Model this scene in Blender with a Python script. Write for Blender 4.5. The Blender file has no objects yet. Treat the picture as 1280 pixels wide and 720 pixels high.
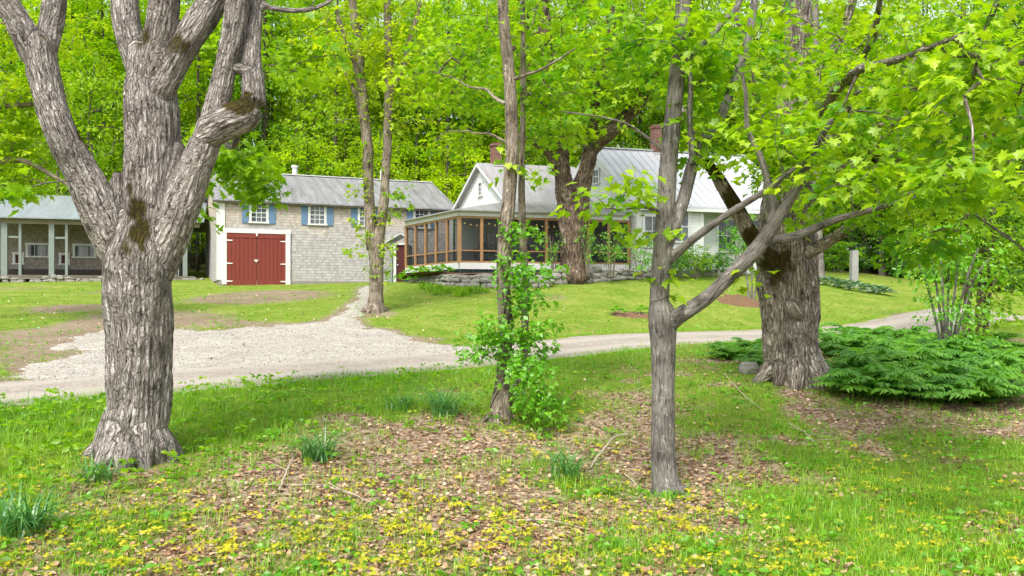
import bpy, math, random
import numpy as np
from mathutils import Vector
random.seed(7)
RNG = np.random.default_rng(11)
S = bpy.context.scene
COL = S.collection
R = math.radians
# ------------------------------------------------------------------ view geometry
FOC, CX, HY, CZ = 1100.0, 640.0, 378.0, 2.2
def P(px, py, Y):
    return ((px - CX) / FOC * Y, Y, CZ - (py - HY) / FOC * Y)

# ------------------------------------------------------------------ noise
def _h(ix, iy, iz):
    n = np.sin(ix * 127.1 + iy * 311.7 + iz * 74.7) * 43758.5453
    return n - np.floor(n)
def vn3(x, y, z):
    x, y, z = (np.asarray(v, float) for v in (x, y, z))
    ix, iy, iz = np.floor(x), np.floor(y), np.floor(z)
    fx, fy, fz = x - ix, y - iy, z - iz
    fx, fy, fz = (f * f * (3 - 2 * f) for f in (fx, fy, fz))
    out = 0
    for a in (0, 1):
        wx = fx if a else 1 - fx
        for b in (0, 1):
            wy = fy if b else 1 - fy
            for c in (0, 1):
                wz = fz if c else 1 - fz
                out = out + wx * wy * wz * _h(ix + a, iy + b, iz + c)
    return out
def vn2(x, y, seed=0.0):
    return vn3(x, y, np.zeros_like(np.asarray(x, float)) + seed + 0.5)
def fbm2(x, y, seed=0.0, octv=3):
    x = np.asarray(x, float); y = np.asarray(y, float)
    o, a, t = 0, .5, 0
    for k in range(octv):
        o = o + a * vn2(x * 2 ** k, y * 2 ** k, seed + k * 7); t += a; a *= .5
    return o / t

# ------------------------------------------------------------------ terrain (thin plate through surveyed points)
SL = .84                                   # direction of the road: s = y - SL*x is constant along it
def road_pt(px, s): return s / (1 - SL * (px - CX) / FOC)
_ctl = [(640, 720, 6.7), (0, 720, 6.7), (1280, 720, 6.7), (170, 575, 10.3), (830, 615, 9.7), (622, 525, 12.9),
        (995, 475, 15.7), (1150, 505, 14.6), (1280, 480, 16.8)]
for px, py in ((0, 512), (170, 497), (400, 477), (640, 457), (900, 429), (1280, 401)): _ctl.append((px, py, road_pt(px, 18)))
for px, py in ((0, 477), (300, 452), (640, 428), (900, 413), (1067, 403), (1280, 394)): _ctl.append((px, py, road_pt(px, 22.9)))
_ctl += [(272, 357, 44.4), (490, 352, 47.5), (0, 353, 46), (230, 350, 48.5), (520, 356, 39.5), (600, 360, 36.8), (700, 357, 37),
         (790, 352, 38.5), (950, 345, 42.5), (1067, 359, 46), (1050, 342, 58), (1200, 360, 56), (1280, 376, 52)]
_C = [P(*c) for c in _ctl]
_C += [(0, 75, 6), (0, 130, 12), (-60, 60, 5), (60, 70, 3), (-60, 30, 2.2), (60, 30, 1.4), (0, -25, -.8), (-60, -20, -.8), (60, -20, -.8),
       (-90, 120, 9), (90, 120, 7), (0, 2, .02), (-8, 3, .0), (8, 3, .02)]
_C = np.array(_C)
def _tps(A, B):
    d2 = ((A[:, None, :2] - B[None, :, :2]) ** 2).sum(-1) + 1e-9
    return .5 * d2 * np.log(d2)
_n = len(_C)
_M = np.zeros((_n + 3, _n + 3))
_M[:_n, :_n] = _tps(_C, _C) + np.eye(_n) * .6
_M[:_n, _n:] = np.c_[np.ones(_n), _C[:, :2]]; _M[_n:, :_n] = _M[:_n, _n:].T
_W = np.linalg.solve(_M, np.r_[_C[:, 2], 0, 0, 0])
def gz(x, y):
    x = np.atleast_1d(np.asarray(x, float)); y = np.atleast_1d(np.asarray(y, float))
    sh = x.shape; x = x.ravel(); y = y.ravel()
    rad = np.hypot(x, y - 40); k = np.minimum(1, 110 / np.maximum(rad, 1e-6))
    xx, yy = x * k, 40 + (y - 40) * k
    out = np.empty(len(x))
    for a in range(0, len(x), 20000):
        q = np.c_[xx[a:a + 20000], yy[a:a + 20000]]
        out[a:a + 20000] = _tps(q, _C) @ _W[:_n] + np.c_[np.ones(len(q)), q] @ _W[_n:]
    s = y - SL * x
    rough = np.clip((18.3 - s) / 1.5, 0, 1) + .45 * np.clip((s - 23.5) / 2, 0, 1)
    out += rough * (.09 * (fbm2(x * .9, y * .9, 3) - .5) + .035 * (vn2(x * 3.1, y * 3.1, 9) - .5))
    return out.reshape(sh)
def gz1(x, y): return float(gz([x], [y])[0])
def G(px, py, lo=4.0, hi=90.0):
    """where the sight line of a picture point meets the ground"""
    Y = np.geomspace(lo, hi, 900)
    d = CZ - (py - HY) / FOC * Y - gz((px - CX) / FOC * Y, Y)
    i = np.argmax(d <= 0)
    if d[i] > 0: i = len(Y) - 1
    return ((px - CX) / FOC * Y[i], Y[i], float(gz1((px - CX) / FOC * Y[i], Y[i])))

# ------------------------------------------------------------------ object helpers
def link(o, parent=None):
    COL.objects.link(o)
    if parent is not None: o.parent = parent
    return o
def tag(o, label=None, cat=None, group=None, kind=None):
    if label: o['label'] = label
    if cat: o['category'] = cat
    if group: o['group'] = group
    if kind: o['kind'] = kind
    return o
def empty(name, loc, label, cat, group=None, rz=0):
    o = bpy.data.objects.new(name, None); o.empty_display_size = .3
    o.location = loc; o.rotation_euler = (0, 0, rz); link(o)
    return tag(o, label, cat, group)
def copy_tree(o, parent=None):
    c = o.copy(); link(c, parent)
    for ch in o.children: copy_tree(ch, c)
    return c

def raw_mesh(name, V, faces_by_size, attrs=None, uv=None, smooth=False, matidx=None):
    """V (n,3); faces_by_size: list of (m,k) int arrays"""
    me = bpy.data.meshes.new(name)
    V = np.asarray(V, np.float32)
    me.vertices.add(len(V)); me.vertices.foreach_set('co', V.ravel())
    loops = np.concatenate([np.asarray(f, np.int32).ravel() for f in faces_by_size])
    sizes = np.concatenate([np.full(len(f), np.asarray(f).shape[1], np.int32) for f in faces_by_size])
    starts = np.r_[0, np.cumsum(sizes)[:-1]].astype(np.int32)
    me.loops.add(len(loops)); me.loops.foreach_set('vertex_index', loops)
    me.polygons.add(len(sizes)); me.polygons.foreach_set('loop_start', starts)
    try: me.polygons.foreach_set('loop_total', sizes)
    except Exception: pass
    me.update(calc_edges=True)
    for k, (typ, dat) in (attrs or {}).items():
        a = me.attributes.new(k, typ, 'POINT')
        a.data.foreach_set('value' if typ == 'FLOAT' else ('vector' if typ == 'FLOAT_VECTOR' else 'color'), np.asarray(dat, np.float32).ravel())
    if smooth: me.polygons.foreach_set('use_smooth', np.ones(len(sizes), bool))
    return me
def mesh_obj(name, me, mat, parent=None):
    if mat is not None and not me.materials: me.materials.append(mat)
    return link(bpy.data.objects.new(name, me), parent)

class MB:
    """collects polygons of ONE part; automatic planar metre UVs"""
    def __init__(s): s.v = []; s.f = []; s.uv = []; s.bark = None
    def poly(s, pts):
        pts = [Vector(p) for p in pts]
        n = Vector((0, 0, 0))
        for i in range(len(pts)):
            a, b = pts[i], pts[(i + 1) % len(pts)]
            n += Vector(((a.y - b.y) * (a.z + b.z), (a.z - b.z) * (a.x + b.x), (a.x - b.x) * (a.y + b.y)))
        if n.length < 1e-12: return
        n.normalize()
        if abs(n.z) > .97: t, w = Vector((1, 0, 0)), Vector((0, 1, 0))
        else:
            t = Vector((0, 0, 1)).cross(n).normalized(); w = n.cross(t)
        i0 = len(s.v)
        s.v += [tuple(p) for p in pts]; s.f.append(list(range(i0, i0 + len(pts))))
        s.uv += [(p.dot(t), p.dot(w)) for p in pts]
    def prism(s, pts, off):
        off = Vector(off); a = [Vector(p) for p in pts]; b = [p + off for p in a]
        s.poly(a); s.poly(b[::-1])
        for i in range(len(a)):
            j = (i + 1) % len(a); s.poly([a[j], a[i], b[i], b[j]])
    def box(s, c, d, n, sx, sy, sz):
        """box centred at c, size sx along d, sy along n, sz along d x n"""
        c = Vector(c); d = Vector(d).normalized(); n = Vector(n).normalized(); u = d.cross(n)
        h = [c - d * sx / 2 - n * sy / 2 - u * sz / 2]
        x, y, z = d * sx, n * sy, u * sz; o = h[0]
        q = [o, o + x, o + x + y, o + y, o + z, o + x + z, o + x + y + z, o + y + z]
        for f in ((3, 2, 1, 0), (4, 5, 6, 7), (0, 1, 5, 4), (1, 2, 6, 5), (2, 3, 7, 6), (3, 0, 4, 7)): s.poly([q[i] for i in f])
    def bar(s, a, b, w, h, up=(0, 0, 1)):
        a, b = Vector(a), Vector(b); d = (b - a)
        n = Vector(up).cross(d)
        if n.length < 1e-6: n = Vector((1, 0, 0)).cross(d)
        s.box((a + b) / 2, d, n.normalized(), d.length, w, h)
    def cyl(s, a, b, r, sides=12, r2=None):
        a, b = Vector(a), Vector(b); d = (b - a).normalized()
        e = d.orthogonal().normalized(); g = d.cross(e); r2 = r if r2 is None else r2
        A = [a + (e * math.cos(t) + g * math.sin(t)) * r for t in np.linspace(0, 2 * math.pi, sides, endpoint=False)]
        B = [b + (e * math.cos(t) + g * math.sin(t)) * r2 for t in np.linspace(0, 2 * math.pi, sides, endpoint=False)]
        for i in range(sides):
            j = (i + 1) % sides; s.poly([A[i], A[j], B[j], B[i]])
        s.poly(A[::-1]); s.poly(B)
    def build(s, name, mat, parent=None, bevel=0):
        me = bpy.data.meshes.new(name); me.from_pydata(s.v, [], s.f)
        l = me.uv_layers.new(name='UVMap'); l.data.foreach_set('uv', np.array(s.uv, np.float32).ravel())
        me.update()
        return mesh_obj(name, me, mat, parent)

# ------------------------------------------------------------------ materials
class NT:
    def __init__(s, name):
        s.m = bpy.data.materials.new(name); s.m.use_nodes = True
        s.t = s.m.node_tree; s.t.nodes.clear()
        s.out = s.t.nodes.new('ShaderNodeOutputMaterial')
    def n(s, typ, **kw):
        nd = s.t.nodes.new(typ)
        for k, v in kw.items():
            if k.startswith('i_'):
                key = k[2:].replace('_', ' ')
                if key.isdigit(): key = int(key)
                s.set(nd.inputs[key], v)
            else: setattr(nd, k, v)
        return nd
    def set(s, sock, v):
        if isinstance(v, bpy.types.NodeSocket): s.t.links.new(v, sock)
        elif isinstance(v, bpy.types.Node): s.t.links.new(v.outputs[0], sock)
        else:
            if isinstance(v, tuple) and len(v) == 3 and sock.type == 'RGBA': v = (*v, 1)
            sock.default_value = v
    def noise(s, vec, scale, detail=4, rough=.55, dist=0):
        return s.n('ShaderNodeTexNoise', i_Vector=vec, i_Scale=scale, i_Detail=detail, i_Roughness=rough, i_Distortion=dist).outputs[0]
    def ramp(s, fac, stops, interp='LINEAR'):
        r = s.n('ShaderNodeValToRGB', i_Fac=fac); cr = r.color_ramp; cr.interpolation = interp
        while len(cr.elements) < len(stops): cr.elements.new(.5)
        for e, (p, c) in zip(cr.elements, stops):
            e.position = p; e.color = (*c, 1) if isinstance(c, tuple) else (c, c, c, 1)
        return r.outputs[0]
    def mix(s, fac, a, b, blend='MIX'):
        m = s.n('ShaderNodeMix', data_type='RGBA', blend_type=blend)
        s.set(m.inputs[0], fac); s.set(m.inputs[6], a); s.set(m.inputs[7], b)
        return m.outputs[2]
    def math(s, op, a, b=0.0, clamp=False):
        m = s.n('ShaderNodeMath', operation=op, use_clamp=clamp); s.set(m.inputs[0], a); s.set(m.inputs[1], b); return m.outputs[0]
    def scale(s, vec, xyz):
        m = s.n('ShaderNodeMapping'); s.set(m.inputs['Vector'], vec); m.inputs['Scale'].default_value = xyz; return m.outputs[0]
    def attr(s, name, out='Fac'): return s.n('ShaderNodeAttribute', attribute_name=name).outputs[out]
    def pos(s): return s.n('ShaderNodeNewGeometry').outputs['Position']
    def obj(s): return s.n('ShaderNodeTexCoord').outputs['Object']
    def uv(s): return s.n('ShaderNodeTexCoord').outputs['UV']
    def bump(s, h, dist=.02, strength=1.0, normal=None):
        b = s.n('ShaderNodeBump', i_Strength=strength, i_Distance=dist, i_Height=h)
        if normal is not None: s.set(b.inputs['Normal'], normal)
        return b.outputs[0]
    def principled(s, col, rough=.8, normal=None, metal=0.0, spec=.3):
        p = s.n('ShaderNodeBsdfPrincipled'); s.set(p.inputs['Base Color'], col); s.set(p.inputs['Roughness'], rough)
        s.set(p.inputs['Metallic'], metal); s.set(p.inputs['Specular IOR Level'], spec)
        if normal is not None: s.set(p.inputs['Normal'], normal)
        s.t.links.new(p.outputs[0], s.out.inputs[0]); return s.m
    def finish(s, shader): s.t.links.new(shader, s.out.inputs[0]); return s.m

M = {}
def leaf_mat(name, lo, hi, tlo, thi, trans=.5, gloss=.05):
    t = NT(name); a = t.attr('rnd')
    c = t.ramp(a, [(0, lo), (1, hi)]); c2 = t.ramp(a, [(0, tlo), (1, thi)])
    d = t.n('ShaderNodeBsdfDiffuse', i_Color=c); tr = t.n('ShaderNodeBsdfTranslucent', i_Color=c2)
    m = t.n('ShaderNodeMixShader', i_0=trans, i_1=d, i_2=tr)
    if gloss:
        g = t.n('ShaderNodeBsdfGlossy', i_Roughness=.45, i_Color=(.9, .95, .9))
        m = t.n('ShaderNodeMixShader', i_0=gloss, i_1=m, i_2=g)
    M[name] = t.finish(m.outputs[0])
leaf_mat('leaf_maple', (.075, .24, .008), (.42, .57, .012), (.16, .46, .004), (.56, .82, .006), .5, .03)
leaf_mat('leaf_green', (.11, .27, .008), (.28, .46, .010), (.18, .46, .004), (.44, .72, .006), .5, .03)
leaf_mat('leaf_yellow', (.19, .36, .008), (.46, .58, .012), (.32, .56, .004), (.66, .80, .008), .5, .02)
leaf_mat('leaf_wood', (.17, .36, .010), (.50, .64, .016), (.30, .60, .006), (.70, .90, .012), .58, 0)
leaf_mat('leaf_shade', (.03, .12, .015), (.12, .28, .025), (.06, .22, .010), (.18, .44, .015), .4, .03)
leaf_mat('leaf_fern', (.05, .19, .018), (.18, .42, .035), (.09, .33, .012), (.27, .58, .022), .4, .06)
leaf_mat('leaf_ivy', (.09, .30, .010), (.20, .48, .014), (.15, .48, .004), (.34, .70, .008), .45, .05)
leaf_mat('leaf_hosta', (.06, .20, .07), (.45, .55, .38), (.08, .25, .05), (.35, .5, .25), .3, .08)
leaf_mat('grass', (.09, .29, .010), (.38, .57, .03), (.13, .42, .006), (.46, .72, .02), .4, .03)
leaf_mat('lawn_blade', (.10, .22, .012), (.36, .44, .05), (.13, .30, .008), (.36, .50, .03), .35, .02)
leaf_mat('lily', (.05, .20, .045), (.14, .36, .07), (.07, .26, .03), (.16, .42, .05), .35, .08)
leaf_mat('seedling', (.32, .42, .015), (.68, .60, .04), (.42, .50, .01), (.76, .70, .03), .45, .02)
t = NT('litter'); a = t.attr('rnd')
c = t.ramp(a, [(0, (.13, .070, .04)), (.35, (.30, .17, .09)), (.7, (.46, .32, .195)), (1, (.56, .45, .32))])
M['litter'] = t.principled(c, .85, spec=.2)

def bark_mat(name, dark, mid, light, moss=.0, lichen=.0, plate=1.0, sc=1.0, dist=.03):
    t = NT(name); b = t.attr('bark', 'Vector')
    v = t.scale(b, (1, 1, .13))
    warp = t.n('ShaderNodeVectorMath', operation='ADD')
    nz = t.n('ShaderNodeTexNoise', i_Vector=b, i_Scale=5 * sc, i_Detail=2)
    sc3 = t.n('ShaderNodeVectorMath', operation='SCALE'); t.set(sc3.inputs[0], nz.outputs['Color']); sc3.inputs['Scale'].default_value = .10 / sc
    t.set(warp.inputs[0], v); t.set(warp.inputs[1], sc3.outputs[0])
    vo = t.n('ShaderNodeTexVoronoi', feature='DISTANCE_TO_EDGE', i_Vector=warp.outputs[0], i_Scale=17 * sc)
    crack = t.ramp(vo.outputs[0], [(0, 0.0), (.16, .55), (.5, 1.0)])
    n1 = t.noise(t.scale(b, (1, 1, .2)), 22 * sc, 7, .68)
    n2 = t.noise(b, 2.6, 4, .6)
    n3 = t.noise(t.scale(b, (1, 1, .3)), 70 * sc, 3, .6)
    h = t.math('ADD', t.math('MULTIPLY', crack, .75 * plate), t.math('ADD', n1, t.math('MULTIPLY', n3, .3)))
    f = t.math('ADD', t.math('MULTIPLY', n1, .9), t.math('MULTIPLY', crack, .30 * plate))
    n4 = t.noise(t.scale(b, (1, 1, .10)), 55 * sc, 5, .75)
    f = t.math('ADD', t.math('MULTIPLY', f, .72), t.math('MULTIPLY', n4, .36))
    col = t.ramp(f, [(.43, dark), (.535, mid), (.61, mid), (.72, light)])
    tint = t.ramp(n2, [(.32, (.42, .40, .38)), (.52, (.95, .93, .91)), (.72, (1.2, 1.17, 1.13))])  # bark mottling; its broad darks also stand in, as colour, for uneven shading
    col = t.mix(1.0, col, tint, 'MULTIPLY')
    if lichen:
        l = t.ramp(t.noise(t.scale(b, (1, 1, .35)), 7.5 * sc, 7, .8), [(.60 - lichen * .1, 0.0), (.70 - lichen * .1, 1.0)])
        col = t.mix(t.math('MULTIPLY', l, .75), col, (.62, .60, .54))
    if moss:
        nm = t.noise(t.scale(b, (1, 1, .45)), 2.3, 6, .7)
        up = t.n('ShaderNodeSeparateXYZ', i_0=t.n('ShaderNodeNewGeometry').outputs['Normal']).outputs[2]
        k = t.math('ADD', t.math('ADD', t.math('MULTIPLY', nm, .7), t.math('MULTIPLY', n1, .3)), t.math('MULTIPLY', up, .22))
        k = t.math('ADD', k, t.math('MULTIPLY', t.attr('moss'), .50))
        mk = t.ramp(k, [(.66 - moss * .08, 0.0), (.76 - moss * .08, 1.0)])
        mc = t.ramp(n1, [(.3, (.020, .016, .006)), (.7, (.10, .080, .018))])
        col = t.mix(mk, col, mc)
    M[name] = t.principled(col, .92, t.bump(h, dist, 1.0), spec=.15)
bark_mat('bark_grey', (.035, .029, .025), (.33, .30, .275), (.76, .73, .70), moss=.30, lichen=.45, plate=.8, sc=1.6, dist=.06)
bark_mat('bark_right', (.03, .022, .016), (.33, .28, .235), (.72, .67, .61), moss=.1, lichen=.3, plate=.9, sc=1.3, dist=.07)
bark_mat('bark_young', (.06, .054, .048), (.20, .187, .172), (.40, .38, .36), moss=0, lichen=.15, plate=.55, sc=1.5, dist=.015)
bark_mat('bark_brown', (.05, .04, .028), (.25, .21, .165), (.44, .39, .32), moss=0, lichen=.25, plate=.7, sc=1.0, dist=.03)
bark_mat('bark_dark', (.03, .02, .013), (.13, .095, .07), (.30, .25, .2), moss=0, lichen=.1, plate=.9, sc=.8, dist=.05)
bark_mat('bark_wood', (.03, .026, .02), (.10, .085, .07), (.22, .2, .17), moss=0, lichen=.1, plate=.5, sc=1.0, dist=.02)

def simple(name, col, rough=.6, metal=0.0, spec=.3, var=.12, bscale=30, bd=0.0):
    t = NT(name); n = t.noise(t.obj(), 4, 5, .65); n2 = t.noise(t.obj(), bscale, 4, .6)
    lo = tuple(c * (1 - var) for c in col); hi = tuple(min(1, c * (1 + var)) for c in col)
    c = t.ramp(t.math('ADD', t.math('MULTIPLY', n, .6), t.math('MULTIPLY', n2, .4)), [(.3, lo), (.7, hi)])
    M[name] = t.principled(c, rough, t.bump(n2, bd, .6) if bd else None, metal, spec)
simple('white_trim', (.60, .61, .60), .6, var=.06)
simple('grey_trim', (.19, .22, .205), .7, var=.14)
simple('red_door', (.185, .034, .024), .55, var=.16)
simple('darkred_door', (.07, .012, .012), .6)
simple('blue_shutter', (.115, .20, .32), .65, var=.1)
simple('iron_white', (.75, .73, .70), .5)
simple('concrete', (.24, .22, .19), .9, bd=.01)
simple('porch_post', (.31, .175, .08), .5, var=.18)
simple('deck_green', (.045, .075, .085), .7)
simple('dark_wood', (.055, .045, .038), .8, var=.25)
simple('old_board', (.23, .20, .165), .85, var=.25)
simple('galvan', (.62, .62, .62), .45, metal=.3)
simple('granite', (.27, .27, .26), .85, var=.2, bscale=60, bd=.004)
simple('fieldstone', (.25, .24, .215), .9, var=.4, bscale=25, bd=.01)
simple('interior_wall', (.36, .40, .38), .8)
simple('dead_wood', (.40, .33, .27), .9, var=.3)
simple('cable', (.05, .05, .05), .7)
simple('cushion', (.25, .32, .38), .9)

t = NT('string_bulb'); e = t.n('ShaderNodeEmission', i_Color=(1, .62, .18, 1), i_Strength=.7); M['string_bulb'] = t.finish(e.outputs[0])

# weathered cedar shingles
def shingle(name, a, b, c, warm):
    t = NT(name); uv = t.uv()
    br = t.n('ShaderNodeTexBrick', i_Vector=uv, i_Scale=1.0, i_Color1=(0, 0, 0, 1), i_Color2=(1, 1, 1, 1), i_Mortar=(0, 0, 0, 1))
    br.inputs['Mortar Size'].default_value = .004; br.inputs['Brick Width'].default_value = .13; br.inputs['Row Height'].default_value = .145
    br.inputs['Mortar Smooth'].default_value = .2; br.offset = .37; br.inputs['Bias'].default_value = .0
    n1 = t.noise(t.scale(uv, (1, .18, 1)), 28, 5, .7); n2 = t.noise(uv, .45, 4, .6); n3 = t.noise(uv, 2.2, 4, .6)
    f = t.math('ADD', t.math('MULTIPLY', br.outputs[0], .26), t.math('ADD', t.math('MULTIPLY', n1, .42), t.math('MULTIPLY', n3, .25)))
    col = t.ramp(f, [(.22, a), (.55, b), (.9, c)])
    z = t.n('ShaderNodeSeparateXYZ', i_0=t.pos()).outputs[2]
    k = t.math('ADD', t.math('MULTIPLY', t.math('SUBTRACT', z, 5.6), .40), t.math('MULTIPLY', t.math('SUBTRACT', n2, .5), 1.2))
    col = t.mix(t.ramp(k, [(0, 0.0), (.7, 1.0)]), col, t.mix(1.0, col, warm, 'MULTIPLY'))
    col = t.mix(br.outputs['Fac'], col, (.05, .045, .04))  # dark gaps between shingles; the shadow line under each course is painted in here
    v = t.n('ShaderNodeSeparateXYZ', i_0=uv).outputs[1]
    saw = t.math('SUBTRACT', 1.0, t.math('FRACT', t.math('DIVIDE', v, .145)))
    h = t.math('ADD', t.math('MULTIPLY', saw, 1.0), t.math('MULTIPLY', n1, .25))
    line = t.ramp(saw, [(.0, .62), (.10, 1.0)]) if False else None
    M[name] = t.principled(col, .9, t.bump(h, .02, 1.0), spec=.15)
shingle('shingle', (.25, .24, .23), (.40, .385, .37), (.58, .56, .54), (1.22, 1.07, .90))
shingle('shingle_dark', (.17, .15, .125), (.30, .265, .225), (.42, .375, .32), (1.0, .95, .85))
# white clapboard
t = NT('clapboard'); uv = t.uv(); v = t.n('ShaderNodeSeparateXYZ', i_0=uv).outputs[1]
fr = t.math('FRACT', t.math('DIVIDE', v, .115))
n1 = t.noise(t.scale(uv, (.15, 1, 1)), 9, 4, .6)
col = t.ramp(n1, [(.3, (.56, .60, .57)), (.7, (.68, .71, .68))])
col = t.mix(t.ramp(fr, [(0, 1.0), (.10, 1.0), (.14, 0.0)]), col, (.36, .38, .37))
M['clapboard'] = t.principled(col, .6, t.bump(t.math('SUBTRACT', 1.0, fr), .02, 1.0), spec=.3)
# metal roofs
def metal(name, lo, hi, stain, amt, rough):
    t = NT(name); uv = t.uv()
    n1 = t.noise(t.scale(uv, (1, .12, 1)), 3.2, 6, .7); n2 = t.noise(uv, .5, 5, .65); n3 = t.noise(t.scale(uv, (1, .3, 1)), 14, 4, .6)
    col = t.ramp(n2, [(.3, lo), (.7, hi)])
    k = t.math('ADD', t.math('MULTIPLY', n1, .6), t.math('ADD', t.math('MULTIPLY', n2, .35), t.math('MULTIPLY', n3, .2)))
    col = t.mix(t.math('MULTIPLY', t.ramp(k, [(.50, 0.0), (.68, 1.0)]), amt), col, stain)
    u = t.n('ShaderNodeSeparateXYZ', i_0=uv).outputs[0]
    fr = t.math('FRACT', t.math('DIVIDE', u, .20))
    cor = t.ramp(fr, [(0, 0.0), (.08, 1.0), (.2, 1.0), (.28, 0.0)])
    M[name] = t.principled(col, rough, t.bump(t.math('ADD', t.math('MULTIPLY', cor, .6), t.math('MULTIPLY', n3, .2)), .015, .5), metal=.25, spec=.5)
metal('roof_barn', (.25, .25, .26), (.40, .40, .43), (.12, .11, .105), .8, .5)
metal('roof_shed', (.23, .265, .295), (.32, .36, .39), (.16, .16, .155), .5, .5)
metal('roof_ell', (.32, .32, .34), (.44, .44, .46), (.22, .19, .165), .75, .5)
metal('roof_white', (.48, .50, .54), (.60, .62, .66), (.38, .365, .365), .5, .42)
# brick
t = NT('brick'); uv = t.uv()
br = t.n('ShaderNodeTexBrick', i_Vector=uv, i_Scale=1.0, i_Color1=(.15, .048, .036, 1), i_Color2=(.22, .085, .065, 1), i_Mortar=(.24, .21, .19, 1))
br.inputs['Mortar Size'].default_value = .008; br.inputs['Brick Width'].default_value = .2; br.inputs['Row Height'].default_value = .067
n1 = t.noise(uv, 6, 5, .6)
M['brick'] = t.principled(t.mix(1.0, br.outputs[0], t.ramp(n1, [(.3, .7), (.7, 1.15)]), 'MULTIPLY'), .9, t.bump(br.outputs['Fac'], -.006, 1.0))
# glass and insect screen
t = NT('pane'); n = t.noise(t.obj(), 2.0, 3)
M['pane'] = t.principled(t.ramp(n, [(.35, (.03, .04, .05)), (.65, (.10, .12, .13))]), .06, spec=.8)
t = NT('screen')
d = t.n('ShaderNodeBsdfDiffuse', i_Color=(.030, .032, .033, 1)); tr = t.n('ShaderNodeBsdfTransparent')
M['screen'] = t.finish(t.n('ShaderNodeMixShader', i_0=.62, i_1=tr, i_2=d).outputs[0])
# ------------------------------------------------------------------ ground cover masks
def blobs(lst):
    out = []
    for px, py, rx, ry, w in lst:
        x, y, _ = G(px, py)
        x2, y2, _ = G(px, min(715, py + ry)); x3, y3, _ = G(px, py - ry)
        out.append((x, y, rx / FOC * y, max(.25, abs(y2 - y3) / 2), w))
    return out
_lush = blobs([(40, 560, 90, 45, 1.1), (20, 640, 70, 60, .9), (330, 520, 110, 28, .8), (470, 500, 130, 16, .9), (250, 550, 60, 30, .7), (700, 480, 90, 28, .8), (640, 520, 60, 40, .35),
               (1000, 640, 90, 34, 1.0), (1120, 690, 150, 50, .9), (1230, 640, 120, 60, .8), (1240, 560, 80, 30, .7), (900, 480, 80, 28, .75), (960, 540, 100, 40, .30), (1120, 590, 140, 34, .45),
               (760, 690, 30, 30, .6), (450, 650, 30, 40, .45), (330, 680, 40, 30, .4), (180, 660, 50, 40, .4), (120, 690, 60, 40, .35), (700, 600, 40, 30, .4), (600, 600, 50, 20, .3), (880, 700, 90, 30, .6)])
_bare = blobs([(430, 600, 140, 45, 1.0), (300, 660, 120, 40, .75), (560, 640, 130, 50, .95), (720, 560, 70, 40, .7), (740, 640, 60, 40, .6), (1180, 520, 110, 28, 1.0), (70, 700, 60, 30, .6), (660, 680, 90, 30, .6), (560, 530, 90, 14, .5), (900, 560, 70, 40, .8), (1010, 590, 80, 22, .7), (870, 640, 60, 40, .6), (1060, 560, 60, 20, .7), (160, 660, 90, 30, .6)])
def _gsum(bl, x, y):
    o = np.zeros(len(x))
    for bx, by, rx, ry, w in bl:
        o += w * np.exp(-(((x - bx) / rx) ** 2 + ((y - by) / ry) ** 2))
    return o
def lush(x, y):
    """0 bare leaf litter .. 1 thick grass, on the near bank"""
    s = y - SL * x
    n = fbm2(x * 1.1, y * 1.1, 21, 3) - .5; n2 = vn2(x * 4.2, y * 4.2, 5) - .5
    o = .33 + .85 * _gsum(_lush, x, y) - .36 * _gsum(_bare, x, y) + .75 * np.exp(-((s - 17.2) / 1.5) ** 2) + .10 * np.clip(x / 3, 0, 1)
    n3 = np.clip((vn2(x * 1.9, y * 1.9, 66) - .56) * 3, 0, 1)
    return np.clip(o + n * 1.7 + n2 * .55 - (.35 + .30 * np.clip(x - 1, 0, 1) * (s < 15.5)) * n3, 0, 1.3)
_dirt = blobs([(40, 420, 110, 26, .55), (140, 400, 60, 14, .5), (250, 395, 90, 8, .5), (640, 385, 50, 6, .35), (340, 366, 60, 5, .6), (330, 372, 95, 7, 1.1), (300, 405, 130, 5, .7), (90, 385, 60, 7, .85), (60, 440, 70, 22, .6), (20, 360, 60, 5, .7), (690, 372, 40, 8, .5), (1180, 395, 120, 4, .6), (600, 418, 60, 8, .35),
               (470, 392, 40, 7, .8), (120, 365, 40, 5, .6), (790, 393, 34, 5, .9)])
def dirt(x, y):
    n = fbm2(x * .5, y * .5, 31, 3) - .5
    return np.clip(_gsum(_dirt, x, y) + n * .7, 0, 1)

def poly_sdf(pts, x, y):
    pts = np.array(pts); d = np.full(len(x), 1e9); inside = np.zeros(len(x), bool)
    for a, b in zip(pts, np.roll(pts, -1, 0)):
        e = b - a; w = np.c_[x - a[0], y - a[1]]; h = np.clip((w @ e) / (e @ e), 0, 1)
        d = np.minimum(d, np.hypot(*(w - h[:, None] * e).T))
        c = ((a[1] <= y) != (b[1] <= y)) & (x < a[0] + (y - a[1]) / np.where(b[1] == a[1], 1e-9, b[1] - a[1]) * e[0])
        inside ^= c
    return np.where(inside, d, -d)
fan = [G(px, py)[:2] for px, py in ((20, 475), (75, 447), (85, 425), (140, 413), (300, 412), (380, 406), (420, 398), (500, 416), (590, 436), (560, 470), (300, 490))]
pth = [G(px, py)[:2] for px, py in ((395, 408), (425, 390), (447, 372), (452, 358), (476, 357), (470, 372), (455, 388), (445, 406))]
def fan_f(x, y):
    n = (fbm2(x * .8, y * .8, 51, 3) - .5) * 2.2 + (vn2(x * 4, y * 4, 8) - .5) * .7
    s = y - SL * x
    return np.minimum(poly_sdf(fan, x, y) + n, s - 21.6 + n * .5)
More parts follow.
